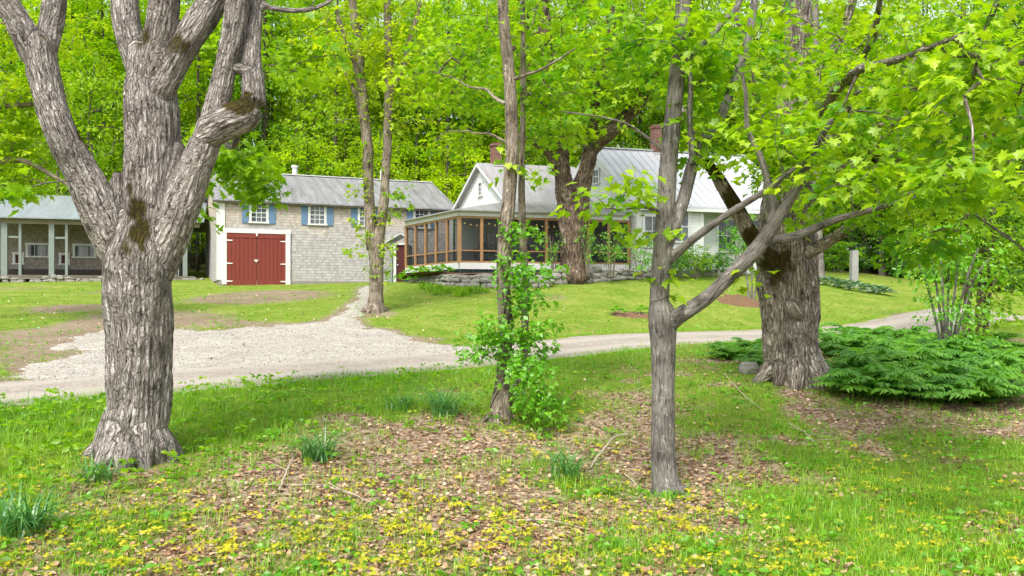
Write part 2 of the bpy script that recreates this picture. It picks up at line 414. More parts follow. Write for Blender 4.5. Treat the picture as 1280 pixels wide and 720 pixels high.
# ------------------------------------------------------------------ ground, road, drive materials
t = NT('ground_mat'); p = t.pos()
n1 = t.noise(p, .8, 5, .65); n2 = t.noise(p, 5, 5, .7); n3 = t.noise(p, 32, 4, .7)
gf = t.math('ADD', t.math('MULTIPLY', n1, .35), t.math('ADD', t.math('MULTIPLY', n2, .4), t.math('MULTIPLY', n3, .3)))
lawn = t.ramp(gf, [(.36, (.075, .16, .014)), (.50, (.16, .245, .026)), (.66, (.34, .35, .09))])
soil = t.ramp(gf, [(.34, (.14, .10, .06)), (.55, (.27, .21, .145)), (.72, (.40, .34, .26))])
vo = t.n('ShaderNodeTexVoronoi', i_Vector=p, i_Scale=17.0)
lc = t.ramp(t.n('ShaderNodeSeparateColor', i_0=vo.outputs['Color']).outputs[0], [(0, (.15, .09, .055)), (.5, (.33, .22, .15)), (1, (.52, .41, .32))])
lc = t.mix(1.0, lc, t.ramp(n3, [(.3, .55), (.7, 1.15)]), 'MULTIPLY')
und = t.ramp(n2, [(.3, (.085, .15, .015)), (.7, (.22, .30, .04))])
c = t.mix(t.ramp(t.math('ADD', t.attr('dirt'), t.math('MULTIPLY', t.math('SUBTRACT', n2, .5), 1.1)), [(.42, 0.0), (.6, 1.0)]), lawn, soil)
near = t.mix(t.ramp(t.math('ADD', t.attr('lush'), t.math('MULTIPLY', t.math('SUBTRACT', n2, .5), .8)), [(.35, 0.0), (.75, 1.0)]), lc, und)
c = t.mix(t.attr('near'), c, near)
wood = t.ramp(gf, [(.35, (.05, .04, .02)), (.65, (.13, .12, .04))])
c = t.mix(t.attr('wood'), c, wood)
M['ground'] = t.principled(c, .95, t.bump(t.math('ADD', n2, n3), .05, .8), spec=.1)
def gravel(name, a, b, c_, sc, bd):
    t = NT(name); p = t.pos()
    v = t.n('ShaderNodeTexVoronoi', i_Vector=p, i_Scale=sc); g = t.n('ShaderNodeSeparateColor', i_0=v.outputs['Color']).outputs[0]
    n1 = t.noise(p, 1.1, 5, .65); n2 = t.noise(p, 9, 4, .65)
    s = t.n('ShaderNodeSeparateXYZ', i_0=p); sv = t.math('SUBTRACT', s.outputs[1], t.math('MULTIPLY', s.outputs[0], SL))
    f = t.math('ADD', t.math('MULTIPLY', g, .4), t.math('ADD', t.math('MULTIPLY', n1, .4), t.math('MULTIPLY', n2, .3)))
    col = t.ramp(f, [(.25, a), (.55, b), (.85, c_)])
    M[name] = (t, col, sv, v, n1, n2)
    return t, col, sv, v, n1, n2
t, col, sv, v, n1, n2 = gravel('road', (.19, .16, .13), (.31, .275, .235), (.43, .39, .345), 30, .01)
# two wheel tracks, paler and packed; darker loose crown between
tr = t.math('ABSOLUTE', t.math('SUBTRACT', t.math('ABSOLUTE', t.math('SUBTRACT', sv, 20.4)), 1.15))
col = t.mix(t.ramp(t.math('ADD', tr, t.math('MULTIPLY', t.math('SUBTRACT', n1, .5), .8)), [(.15, 1.0), (.6, 0.0)]), col, (.37, .335, .29))
M['road'] = t.principled(col, .95, t.bump(t.math('ADD', v.outputs[0], n2), .012, .8), spec=.1)
t, col, sv, v, n1, n2 = gravel('gravel', (.20, .175, .14), (.38, .355, .31), (.57, .54, .49), 24, .02)
M['gravel'] = t.principled(col, .9, t.bump(v.outputs[0], .03, 1.0), spec=.15)
t = NT('bed_soil'); p = t.pos(); n = t.noise(p, 14, 5, .7)
M['bed_soil'] = t.principled(t.ramp(n, [(.3, (.09, .05, .03)), (.7, (.27, .16, .10))]), .95, t.bump(n, .04, 1.0), spec=.1)

# ------------------------------------------------------------------ ground sheet (one grid, fine where the picture looks, out to the horizon)
def axis(lo, hi, st, far):
    a = list(np.arange(lo, hi + 1e-6, st)); g = st; v = hi
    while v < far: g *= 1.3; v += g; a.append(v)
    g = st; v = lo
    while v > -far: g *= 1.3; v -= g; a.insert(0, v)
    return np.array(a)
xs = axis(-14, 18, .2, 450); ys = axis(3, 40, .2, 450)
XX, YY = np.meshgrid(xs, ys); ZZ = gz(XX, YY)
_sunk = []
fx, fy = XX.ravel(), YY.ravel(); sv = fy - SL * fx
nx, ny = len(xs), len(ys)
ii = (np.arange(ny - 1)[:, None] * nx + np.arange(nx - 1)[None]).ravel()
near = np.clip((19.5 - sv) / 1.0, 0, 1) * (np.hypot(fx, fy) < 60)
woodm = np.clip((fy - 52) / 6, 0, 1) * np.clip(1 - (np.clip(fx - 12, 0, 8) / 8) * np.clip((62 - fy) / 4, 0, 1), 0, 1)
me = raw_mesh('ground', np.c_[fx, fy, ZZ.ravel()], [np.c_[ii, ii + 1, ii + 1 + nx, ii + nx]],
              {'lush': ('FLOAT', lush(fx, fy)), 'dirt': ('FLOAT', np.clip(np.maximum(dirt(fx, fy), .75 * np.clip(1 + np.maximum(fan_f(fx, fy), poly_sdf(pth, fx, fy) - .1) / .9, 0, 1)), 0, 1)), 'near': ('FLOAT', near), 'wood': ('FLOAT', woodm)}, smooth=True)
tag(mesh_obj('ground', me, M['ground']), kind='structure')

def sheet(name, f, x0, x1, y0, y1, st, lift, mat, kind='structure'):
    """drapes the region f>0 over the ground, cut cleanly along its outline"""
    gx = np.arange(x0, x1 + st, st); gy = np.arange(y0, y1 + st, st)
    A, B = np.meshgrid(gx, gy); val = f(A.ravel(), B.ravel()).reshape(A.shape)
    Vl, quads, polys = [], [], []; idx = -np.ones(A.shape, int)
    def vid(j, i):
        if idx[j, i] < 0: idx[j, i] = len(Vl); Vl.append((A[j, i], B[j, i]))
        return idx[j, i]
    cache = {}
    def cut(j0, i0, j1, i1):
        k = tuple(sorted(((j0, i0), (j1, i1))))
        if k not in cache:
            (ja, ia), (jb, ib) = k; a, b = val[ja, ia], val[jb, ib]; w = a / (a - b)
            cache[k] = len(Vl); Vl.append((A[ja, ia] + (A[jb, ib] - A[ja, ia]) * w, B[ja, ia] + (B[jb, ib] - B[ja, ia]) * w))
        return cache[k]
    ins = val > 0
    cnt = ins[:-1, :-1].astype(int) + ins[1:, :-1] + ins[:-1, 1:] + ins[1:, 1:]
    for j, i in zip(*np.nonzero(cnt)):
        ring = [(j, i), (j, i + 1), (j + 1, i + 1), (j + 1, i)]
        if cnt[j, i] == 4: quads.append([vid(*q) for q in ring]); continue
        pl = []
        for a in range(4):
            q, r = ring[a], ring[(a + 1) % 4]
            if ins[q]: pl.append(vid(*q))
            if ins[q] != ins[r]: pl.append(cut(*q, *r))
        if len(pl) >= 3: polys.append(pl)
    Vl = np.array(Vl); vf = np.clip(f(Vl[:, 0], Vl[:, 1]) / .3, 0, 1); z = gz(Vl[:, 0], Vl[:, 1]) + lift * vf - .012 * (1 - vf)
    me = bpy.data.meshes.new(name); me.from_pydata(np.c_[Vl, z].tolist(), [], quads + polys); me.update()
    me.polygons.foreach_set('use_smooth', np.ones(len(me.polygons), bool))
    o = mesh_obj(name, me, mat); return tag(o, kind=kind)
def road_f(x, y):
    s = y - SL * x
    n = (fbm2(x * .7, y * .7, 41, 3) - .5) * 1.1 + (vn2(x * 5, y * 5, 8) - .5) * .35
    return np.minimum(s - 18.15, 22.8 - s) + n * .6
sheet('dirt_road', road_f, -20, 40, 4, 58, .14, .022, M['road'])
sheet('gravel_driveway', fan_f, -16, 4, 13, 34, .15, .034, M['gravel'])
sheet('gravel_path', lambda x, y: poly_sdf(pth, x, y) + (fbm2(x * 1.2, y * 1.2, 61, 2) - .5) * .8, -16, 0, 20, 46, .15, .045, M['gravel'])
def ring(px, py, a, b, seed):
    x0, y0, _ = G(px, py)
    return lambda x, y: 1 - np.hypot((x - x0) / a, (y - y0) / b) + (vn2(x * 2.5, y * 2.5, seed) - .5) * .7
x0, y0, _ = G(925, 376); sheet('mulch_bed', ring(925, 376, 1.15, 1.3, 3), x0 - 3, x0 + 3, y0 - 3, y0 + 3, .1, .03, M['bed_soil'])
x0, y0, _ = G(788, 394); sheet('mulch_bed', ring(788, 394, .75, .8, 4), x0 - 3, x0 + 3, y0 - 3, y0 + 3, .1, .03, M['bed_soil'])

# ------------------------------------------------------------------ leaf shapes (y = towards the tip, z = up)
def fan_proto(outline, c, fold=.12, droop=.22):
    pts = [c] + outline
    V = np.array([(x, y, 0) for x, y in pts], float)
    V[:, 2] = np.abs(V[:, 0]) * fold - droop * (V[:, 1] ** 2)
    n = len(outline)
    return V, np.array([(0, 1 + i, 1 + (i + 1) % n) for i in range(n)])
_half = [(.07, -.02), (.34, -.10), (.27, .12), (.58, .34), (.40, .40), (.46, .50), (.22, .47), (.25, .74), (.12, .72)]
MAPLE = fan_proto([(0, .06)] + _half + [(0, 1.0)] + [(-x, y) for x, y in _half[::-1]], (0, .34), .10, .28)
_h2 = [(.30, -.04), (.24, .16), (.52, .42), (.20, .46)]
MAPLE_LO = fan_proto([(0, .05)] + _h2 + [(0, 1.0)] + [(-x, y) for x, y in _h2[::-1]], (0, .36), .10, .28)
KITE = (np.array([(0, 0, 0), (.30, .42, .03), (0, 1, -.2), (-.30, .42, .03)], float), np.array([(0, 1, 2), (0, 2, 3)]))
STAR = (np.array([(0, 0, 0), (.5, .36, .0), (.2, .5, .02), (0, 1, -.22), (-.2, .5, .02), (-.5, .36, .0)], float), np.array([(0, 1, 2), (0, 2, 4), (2, 3, 4), (0, 4, 5)]))
CURL = (np.array([(0, 0, 0), (.35, .25, .16), (.42, .6, .20), (0, 1, .05), (-.4, .62, .14), (-.35, .22, .2), (0, .5, -.02)], float),
        np.array([(6, 0, 1), (6, 1, 2), (6, 2, 3), (6, 3, 4), (6, 4, 5), (6, 5, 0)]))
def norm(a): return a / np.maximum(np.linalg.norm(a, axis=1, keepdims=True), 1e-9)
def scatter(proto, pos, dirn, up, size, rnd):
    V, Fc = proto; pos = np.asarray(pos, float); n = len(pos)
    y = norm(dirn); z = norm(up - (up * y).sum(1, keepdims=True) * y); x = np.cross(y, z)
    size = np.broadcast_to(size, (n,))[:, None, None]
    W = (V[None, :, 0:1] * x[:, None] + V[None, :, 1:2] * y[:, None] + V[None, :, 2:3] * z[:, None]) * size + pos[:, None]
    k = len(V)
    return W.reshape(-1, 3), (Fc[None] + (np.arange(n) * k)[:, None, None]).reshape(-1, Fc.shape[1]), np.repeat(rnd, k)
def join(parts):
    Vs, Fs, Rs, o = [], [], [], 0
    for V, Fc, r in parts: Vs.append(V); Fs.append(Fc + o); Rs.append(r); o += len(V)
    return np.concatenate(Vs), Fs, np.concatenate(Rs)
def leaf_obj(name, parts, mat, parent=None):
    V, Fs, r = join(parts)
    return mesh_obj(name, raw_mesh(name, V, Fs, {'rnd': ('FLOAT', r)}), mat, parent)

def crown_obj(name, T, bark, parts, mat, parent=None):
    """boughs and leaves of one crown in one mesh, two materials"""
    V, Fs, r = join(parts); V2 = np.concatenate(T.V); B = np.concatenate(T.B); n = len(V); tf = np.concatenate(T.F) + n
    me = raw_mesh(name, np.vstack([V, V2]), Fs + [tf], {'rnd': ('FLOAT', np.r_[r, np.zeros(len(V2))]), 'bark': ('FLOAT_VECTOR', np.vstack([np.zeros((n, 3)), B]))})
    me.materials.append(mat); me.materials.append(bark); nl = sum(len(f) for f in Fs)
    me.polygons.foreach_set('material_index', np.r_[np.zeros(nl, np.int32), np.ones(len(tf), np.int32)])
    me.polygons.foreach_set('use_smooth', np.r_[np.zeros(nl, bool), np.ones(len(tf), bool)])
    return mesh_obj(name, me, None, parent)

# ------------------------------------------------------------------ tubes with bark coordinates
class Tubes:
    def __init__(s): s.V = []; s.B = []; s.F = []; s.n = 0
    def add(s, pts, rad, sides=6, cap=False):
        pts = np.asarray(pts, float); rad = np.asarray(rad, float); k = len(pts)
        d = norm(np.gradient(pts, axis=0)); ref = np.array([.31, .17, .94]) if abs(d[0, 2]) < .8 else np.array([1., .1, .0])
        e = norm(np.cross(d, np.broadcast_to(ref, d.shape))); g = np.cross(d, e)
        a = np.linspace(0, 2 * np.pi, sides, endpoint=False); ca, sa = np.cos(a), np.sin(a)
        V = pts[:, None] + (e[:, None] * ca[None, :, None] + g[:, None] * sa[None, :, None]) * rad[:, None, None]
        L = np.r_[0, np.cumsum(np.linalg.norm(np.diff(pts, axis=0), axis=1))] + random.random() * 50
        rr = max(rad.mean(), .02)
        B = np.stack([np.broadcast_to(ca * rr, (k, sides)), np.broadcast_to(sa * rr, (k, sides)), np.broadcast_to(L[:, None], (k, sides))], -1)
        s.V.append(V.reshape(-1, 3)); s.B.append(B.reshape(-1, 3))
        i = (np.arange(k - 1)[:, None] * sides + np.arange(sides)[None]); j = (np.arange(k - 1)[:, None] * sides + (np.arange(sides)[None] + 1) % sides)
        s.F.append(np.stack([i, j, j + sides, i + sides], -1).reshape(-1, 4) + s.n); s.n += k * sides
    def build(s, name, mat, parent=None):
        return mesh_obj(name, raw_mesh(name, np.concatenate(s.V), s.F, {'bark': ('FLOAT_VECTOR', np.concatenate(s.B))}, smooth=True), mat, parent)
def spline(pts, n):
    """Catmull-Rom through (x,y,z,r) points"""
    p = np.asarray(pts, float); p = np.vstack([2 * p[0] - p[1], p, 2 * p[-1] - p[-2]]); out = []
    m = len(p) - 3
    for u in np.linspace(0, m, n):
        i = min(int(u), m - 1); t = u - i; a, b, c, d = p[i:i + 4]
        out.append(.5 * ((2 * b) + (c - a) * t + (2 * a - 5 * b + 4 * c - d) * t * t + (3 * b - a - 3 * c + d) * t ** 3))
    o = np.array(out); o[:, 3] = np.maximum(o[:, 3], .004); return o
def limb(*pp):
    """points (px, py, width in px, distance) -> x,y,z,r"""
    return [(*P(px, py, Y), w / 2 * Y / FOC) for px, py, w, Y in pp]

def remeshed(name, limbs, voxel, mat, parent, amp=.03, kth=3.2, flares=(), moss=None, lump=.05, rf=1.0):
    """limbs fused into one skin, then ridged like old bark"""
    T = Tubes(); segs = []
    for L in limbs:
        n = max(6, int(sum(math.dist(a[:3], b[:3]) for a, b in zip(L, L[1:])) / .12)); q = spline(L, n); q[:, 3] *= rf
        T.add(q[:, :3], q[:, 3], 20); segs.append(q)
        for e in (0, -1):       # round the ends
            c = q[e]; dd = (q[0] - q[1] if e == 0 else q[-1] - q[-2])[:3]; dd = dd / np.linalg.norm(dd)
            T.add(np.array([c[:3], c[:3] + dd * c[3] * .4, c[:3] + dd * c[3] * .6]), np.array([c[3], c[3] * .75, .005]), 20)
    V = np.concatenate(T.V); me = raw_mesh(name + '_src', V, T.F)
    tmp = mesh_obj('tmp', me, None)
    # close tube ends by remeshing as voxels
    md = tmp.modifiers.new('r', 'REMESH'); md.mode = 'VOXEL'; md.voxel_size = voxel; md.use_smooth_shade = True
    sm = tmp.modifiers.new('s', 'SMOOTH'); sm.iterations = 9; sm.factor = .5
    dg = bpy.context.evaluated_depsgraph_get()
    me2 = bpy.data.meshes.new_from_object(tmp.evaluated_get(dg)); me2.name = name
    bpy.data.objects.remove(tmp); bpy.data.meshes.remove(me)
    n = len(me2.vertices); co = np.empty(n * 3, np.float32); me2.vertices.foreach_get('co', co); co = co.reshape(-1, 3).astype(float)
    nr = np.empty(n * 3, np.float32); me2.vertices.foreach_get('normal', nr); nr = nr.reshape(-1, 3).astype(float)
    best = np.full(n, 1e9); sec = np.full(n, 1e9); B = np.zeros((n, 3)); TH = np.zeros(n)
    for li, q in enumerate(segs):
        d = norm(np.gradient(q[:, :3], axis=0)); L = np.r_[0, np.cumsum(np.linalg.norm(np.diff(q[:, :3], axis=0), axis=1))]
        ref = np.array([.2, 1., .1]); e = norm(np.cross(d, np.broadcast_to(ref, d.shape))); g = np.cross(d, e)
        D = np.stack([np.linalg.norm(co - c[:3], axis=1) - c[3] for c in q]); k = D.argmin(0); dm = D[k, np.arange(n)]
        w = co - q[k, :3]; al = L[k] + (w * d[k]).sum(1); a = (w * e[k]).sum(1); b = (w * g[k]).sum(1)
        th = np.arctan2(b, a); rm = np.median(q[:, 3]); m = dm < best
        sec = np.where(m, best, np.minimum(sec, dm)); best[m] = dm[m]; B[m] = np.c_[np.cos(th) * rm, np.sin(th) * rm, al + li * 7.3][m]; TH[m] = rm
    a, b, l = B.T
    tw = vn3(a * 2, b * 2, l * .8)
    r1 = 1 - np.abs(vn3(a * kth * 5 + tw, b * kth * 5, l * 2.2) * 2 - 1); r2 = 1 - np.abs(vn3(a * kth * 11, b * kth * 11 + tw, l * 5.0) * 2 - 1)
    big = vn3(co[:, 0] * 2.2, co[:, 1] * 2.2, co[:, 2] * 1.6) - .5
    fade = np.clip((sec - best) / np.clip(TH * .35, .02, .12), 0, 1); fade = fade * fade * (3 - 2 * fade)
    sc = np.clip(TH / .25, .25, 1.2)
    co2 = co + nr * (((r1 - .5) * amp + (r2 - .5) * amp * .55) * fade + big * lump)[:, None] * sc[:, None]
    me2.vertices.foreach_set('co', co2.astype(np.float32).ravel())
    at = me2.attributes.new('bark', 'FLOAT_VECTOR', 'POINT'); at.data.foreach_set('vector', B.astype(np.float32).ravel())
    ms = np.zeros(n)
    for (px, py, Y, rad) in (moss or ()):
        c = np.array(P(px, py, Y)); ms = np.maximum(ms, np.exp(-(np.linalg.norm(co - c, axis=1) / rad) ** 2))
    at = me2.attributes.new('moss', 'FLOAT', 'POINT'); at.data.foreach_set('value', ms.astype(np.float32))
    me2.update(); me2.materials.clear()
    return mesh_obj(name, me2, mat, parent), segs

# ------------------------------------------------------------------ branching: every leaf cluster is joined to the nearest wood
def grow(nodes, centers, r0=.006, step=.35, lift=.10, maxr=.09, power=.5):
    nodes = np.asarray(nodes, float); N0 = len(nodes)
    dmin = np.array([np.linalg.norm(nodes - c, axis=1).min() for c in centers])
    order = np.argsort(dmin); cap = N0 + int(sum(dmin / step + 3)) + 10
    A = np.empty((cap, 3)); A[:N0] = nodes; own = np.full(cap, -1); n = N0; chains = []; dirs = np.zeros((len(centers), 3))
    for ci in order:
        c = centers[ci]; d2 = ((A[:n] - c) ** 2).sum(1); pen = d2 + np.where(A[:n, 2] > c[2] + .2, .6 * (A[:n, 2] - c[2]) ** 2, 0)
        p = int(pen.argmin()); a = A[p].copy(); L = np.linalg.norm(c - a); k = max(2, int(L / step))
        t = np.linspace(0, 1, k + 1)[:, None]; pts = a + (c - a) * t
        pts[:, 2] += (np.sin(np.pi * t[:, 0]) * lift * L); pts[1:-1] += RNG.normal(0, .03 * L / k ** .5, (k - 1, 3)) if k > 1 else 0
        chains.append([pts, int(own[p]), ci]); A[n:n + k] = pts[1:]; own[n:n + k] = len(chains) - 1; n += k
        dirs[ci] = c - pts[max(0, k - 2)]
        if n > cap - 40: A = np.vstack([A, np.empty((cap, 3))]); own = np.r_[own, np.full(cap, -1)]; cap *= 2
    cnt = np.ones(len(chains))
    for i in range(len(chains) - 1, -1, -1):
        if chains[i][1] >= 0: cnt[chains[i][1]] += cnt[i]
    return chains, cnt, dirs
def twig_tubes(T, chains, cnt, r0, maxr, power=.5, sides=4):
    for (pts, par, ci), c in zip(chains, cnt):
        rs = min(maxr, r0 * c ** power)
        T.add(pts, np.linspace(rs, max(r0 * .7, rs * .45), len(pts)), sides if rs < .03 else 7)
def spray(centers, dirs, proto, k, L, W, size, rbase, droop=.25, tilt=.35, srand=.3, thick=.08):
    n = len(centers); h = dirs.copy(); h[:, 2] *= .35; h = norm(h + RNG.normal(0, .15, h.shape) * [1, 1, .3])
    side = norm(np.cross(h, np.broadcast_to([0, 0, 1.], h.shape)))
    u = RNG.uniform(-.75, .45, (n, k)); v = RNG.choice([-1, 1], (n, k)) * RNG.uniform(.1, 1, (n, k)) ** .8
    wid = W * (1 - .5 * np.clip(u + .2, 0, 1))
    pos = centers[:, None] + h[:, None] * (u * L)[..., None] + side[:, None] * (v * wid)[..., None]
    pos[..., 2] += RNG.normal(0, thick, (n, k)) - droop * (u.clip(0) ** 2 * L + np.abs(v) * wid * .4)
    d = h[:, None] * RNG.uniform(.35, 1, (n, k, 1)) + side[:, None] * v[..., None] * .9 + RNG.normal(0, .2, (n, k, 3)); d[..., 2] -= RNG.uniform(.05, .55, (n, k))
    up = np.array([0, 0, 1.]) + RNG.normal(0, tilt, (n, k, 3))
    sz = size * RNG.uniform(1 - srand, 1 + srand, (n, k)); rn = np.clip(rbase[:, None] + RNG.normal(0, .13, (n, k)), 0, 1)
    return scatter(proto, pos.reshape(-1, 3), d.reshape(-1, 3), up.reshape(-1, 3), sz.ravel(), rn.ravel())
def zone(c, r, n, lo=0.0):
    """n points spread through an ellipsoid, a little more towards its outside"""
    u = norm(RNG.normal(0, 1, (n, 3))); rad = RNG.uniform(lo ** 2, 1, (n, 1)) ** .5
    return np.array(c) + u * rad * np.array(r)
def zpx(px, py, Y, rpx, rpy, rY, n):
    return zone(P(px, py, Y), (rpx * Y / FOC, rY, rpy * Y / FOC), n)
# ================================================================== BUILDINGS
UP = Vector((0, 0, 1))
def v3(xy, z): return Vector((xy[0], xy[1], z))
def line_t(C, d, px):
    k = (px - CX) / FOC
    return (k * C[1] - C[0]) / (d[0] - k * d[1])
def on(C, d, t): return Vector((C[0] + d[0] * t, C[1] + d[1] * t))
def zat(py, Y): return CZ - (py - HY) / FOC * Y
def plane_wall(name, pts, mat, parent, thick, out):
    """wall of the given outline, its outer face on it"""
    m = MB(); m.prism(pts, Vector(out) * -thick); return m.build(name, mat, parent)
def window(parent, c, w, h, d, o, cols, rows, casing=.11, name='window', pane=None):
    """casing and sash proud of the wall, glass as its own sub-part. c centre on the wall, d along it, o outward"""
    c, d, o = Vector(c), Vector(d), Vector(o); m = MB()
    for sx in (-1, 1): m.box(c + d * sx * (w / 2 + casing / 2) + o * .03, d, o, casing, .06, h)
    m.box(c + UP * (h / 2 + casing / 2) + o * .035, d, o, w + casing * 2 + .04, .07, casing)
    m.box(c - UP * (h / 2 + casing * .35) + o * .05, d, o, w + casing * 2 + .08, .10, casing * .7)
    for i in range(1, cols): m.box(c + d * (w * (i / cols - .5)) + o * .028, d, o, .028, .02, h)
    for i in range(1, rows): m.box(c + UP * (h * (i / rows - .5)) + o * .027, d, o, w, .018, .045 if i * 2 == rows else .028)
    f = m.build(name, M['white_trim'], parent)
    g = MB(); g.box(c + o * .008, d, o, w, .012, h); g.build('pane', pane or M['pane'], f)
    return f

# ---- shingled barn with the red doors
bC, bd, bn = (-14.85, 44.4), Vector((.923, .384, 0)), Vector((-.384, .923, 0)); bL, bW = 12.5, 9.6
zE, zR, zB = 7.46, 9.44, 3.32
barn = empty('barn', (bC[0], bC[1], 3.0), 'two storey grey shingled barn with red double doors and blue shutters', 'barn')
def bp(t, w, z): return Vector((bC[0], bC[1], 0)) + bd * t + bn * w + UP * z - barn.location
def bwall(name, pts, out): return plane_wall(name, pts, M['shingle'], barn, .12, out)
bo = -bn
bwall('wall', [bp(0, 0, zB), bp(bL, 0, zB), bp(bL, 0, zE), bp(0, 0, zE)], bo)
for t, s in ((0, -1), (bL, 1)):
    pts = [bp(t, bW - .001, zB), bp(t, .121, zB), bp(t, .121, zE), bp(t, bW / 2, zR), bp(t, bW - .001, zE)]
    bwall('wall', pts if s < 0 else pts[::-1], bd * s)
m = MB(); m.box(bp(bL / 2, .10, (zB + 2.3) / 2), bd, bn, bL - .1, .3, zB - 2.3); m.box(bp(.2, bW / 2, (zB + 2.3) / 2), bn, -bd, bW - .1, .3, zB - 2.3); m.build('foundation', M['concrete'], barn)
rf = MB()
for s in (0, 1):
    w0, w1 = (-.32, bW / 2) if s == 0 else (bW + .32, bW / 2)
    z0 = zE - .32 * (zR - zE) / (bW / 2) + .06
    q = [bp(-.3, w0, z0), bp(bL + .3, w0, z0), bp(bL + .3, w1, zR + .06), bp(-.3, w1, zR + .06)]
    rf.prism(q if s == 0 else q[::-1], UP * -.07)
roof = rf.build('roof', M['roof_barn'], barn)
m = MB(); m.bar(bp(-.3, bW / 2, zR + .08), bp(bL + .3, bW / 2, zR + .08), .3, .05); m.build('ridge_cap', M['galvan'], roof)
m = MB(); m.box(bp(bL / 2, -.2, zE - .14), bd, bn, bL + .5, .03, .16); m.build('fascia', M['old_board'], roof)
t = line_t(bC, bd, 388); m = MB(); m.cyl(bp(t, bW / 2 + .4, zR - .3), bp(t, bW / 2 + .4, zR + .55), .16); m.cyl(bp(t, bW / 2 + .4, zR + .551), bp(t, bW / 2 + .4, zR + .68), .21); m.build('flue', M['galvan'], roof)
t = line_t(bC, bd, 506); m = MB(); m.cyl(bp(t, bW / 2 + .4, zR - .2), bp(t, bW / 2 + .4, zR + .75), .07); m.build('vent_pipe', M['white_trim'], roof)
m = MB(); m.box(bp(.17, -.03, (zB + zE) / 2 - .1), bd, bn, .36, .05, zE - zB - .25); m.box(bp(-.025, .02, (zB + zE) / 2 - .1), bn, bd, .14, .05, zE - zB - .25); m.build('corner_board', M['white_trim'], barn)
m = MB(); m.box(bp(bL - .12, -.03, (zB + zE) / 2 - .1), bd, bn, .24, .05, zE - zB - .25); m.build('corner_board', M['white_trim'], barn)
# double doors
t0, t1 = line_t(bC, bd, 283.5), line_t(bC, bd, 357); zd0, zd1 = 2.98, zat(292, on(bC, bd, (t0 + t1) / 2)[1])
m = MB()
for t, s in ((t0 - .13, 1), (t1 + .11, 1)): m.box(bp(t, -.045, (zB - .2 + zd1) / 2), bd, bn, .24, .09, zd1 - zB + .2)
m.box(bp((t0 + t1) / 2, -.05, zd1 + .11), bd, bn, t1 - t0 + .52, .10, .21); m.build('door_frame', M['white_trim'], barn)
tm = (t0 + t1) / 2
for a, b, s in ((t0, tm - .008, 0), (tm + .008, t1, 1)):
    m = MB(); nb = 7; wv = (b - a) / nb
    for i in range(nb): m.box(bp(a + wv * (i + .5), -.035 - .006 * (i % 2), (zd0 + zd1) / 2), bd, bn, wv - .014, .05, zd1 - zd0)
    m.box(bp((a + b) / 2, -.012, (zd0 + zd1) / 2), bd, bn, b - a, .02, zd1 - zd0)
    m.box(bp((a + b) / 2, -.07, zd1 - .14), bd, bn, b - a, .03, .2)
    D = m.build('door', M['red_door'], barn)
    for z in (zd1 - .38, zd1 - 1.55, zd1 - 2.45):
        h = MB(); x = a if s == 0 else b; q = -1 if s == 0 else 1
        h.prism([bp(x + q * .24, -.10, z - .045), bp(x + q * .24, -.10, z + .045), bp(x - q * .28, -.10, z + .02), bp(x - q * .28, -.10, z - .02)], bn * .012); h.build('hinge', M['iron_white'], D)
    if s == 0:
        h = MB(); h.box(bp(tm - .03, -.095, (zd0 + zd1) / 2), bd, bn, .20, .05, .06); h.box(bp(tm - .03, -.095, (zd0 + zd1) / 2 - .06), bd, bn, .06, .04, .09); h.build('latch', M['iron_white'], D)
        h = MB(); h.box(bp(tm, -.10, zd1 - .03), bd, bn, .07, .05, .2); h.build('bolt', M['iron_white'], D)
# the four windows under the eave with their shutters
for px in (323.5, 396.5, 458, 527):
    t = line_t(bC, bd, px); Y = on(bC, bd, t)[1]; c = bp(t, 0, 6.80)
    window(barn, c, .72, .92, bd, bo, 3, 4, .12)
    for s in (-1, 1):
        m = MB(); cc = c + bd * s * .67 + bo * .03
        for k in range(4): m.box(cc + bd * ((k - 1.5) * .082) + bo * (.004 * (k % 2)), bd, bn, .078, .04, 1.08)
        m.build('shutter', M['blue_shutter'], barn)

# ---- small entry between barn and porch
eY = 45.6; ex0, ex1 = (487.5 - CX) / FOC * eY, (511 - CX) / FOC * eY
ent = empty('entry_shed', ((ex0 + ex1) / 2, eY, 3.3), 'low entry lean-to with a dark red door between barn and screened porch', 'entry shed')
def ep(x, y, z): return Vector((x, y, z)) - ent.location
X, Yv = Vector((1, 0, 0)), Vector((0, 1, 0))
m = MB(); m.box(ep(ex0 + .07, eY + .7, 4.2), X, Yv, .14, 1.7, 2.0); m.box(ep(ex1 - .04, eY + .7, 4.2), X, Yv, .08, 1.7, 2.0); m.box(ep((ex0 + ex1) / 2, eY + .6, 4.2), X, Yv, ex1 - ex0 - .23, .1, 2.0); m.build('wall', M['grey_trim'], ent)
m = MB(); m.box(ep(ex0 + .24, eY + .02, 4.2), X, Yv, .16, .1, 1.98); m.box(ep((ex0 + ex1) / 2, eY + .02, 5.24), X, Yv, ex1 - ex0 - .02, .1, .1); m.build('door_frame', M['white_trim'], ent)
m = MB()
for k in range(4): m.box(ep(ex0 + .40 + k * .135, eY + .1 + .004 * (k % 2), 4.2), X, Yv, .13, .05, 1.96)
D = m.build('door', M['darkred_door'], ent); m = MB(); m.cyl(ep(ex0 + .40, eY + .07, 4.15), ep(ex0 + .40, eY - .02, 4.15), .03); m.build('handle', M['iron_white'], D)
m = MB(); a, b, c_ = ep(ex0 - .2, eY - .25, 5.27), ep((ex0 + ex1) / 2 + .1, eY - .25, 5.72), ep(ex1 + .15, eY - .25, 5.36)
m.prism([a, b, b + Yv * 2, a + Yv * 2], UP * .06); m.prism([b, c_, c_ + Yv * 2, b + Yv * 2], UP * .06); m.build('roof', M['roof_white'], ent)

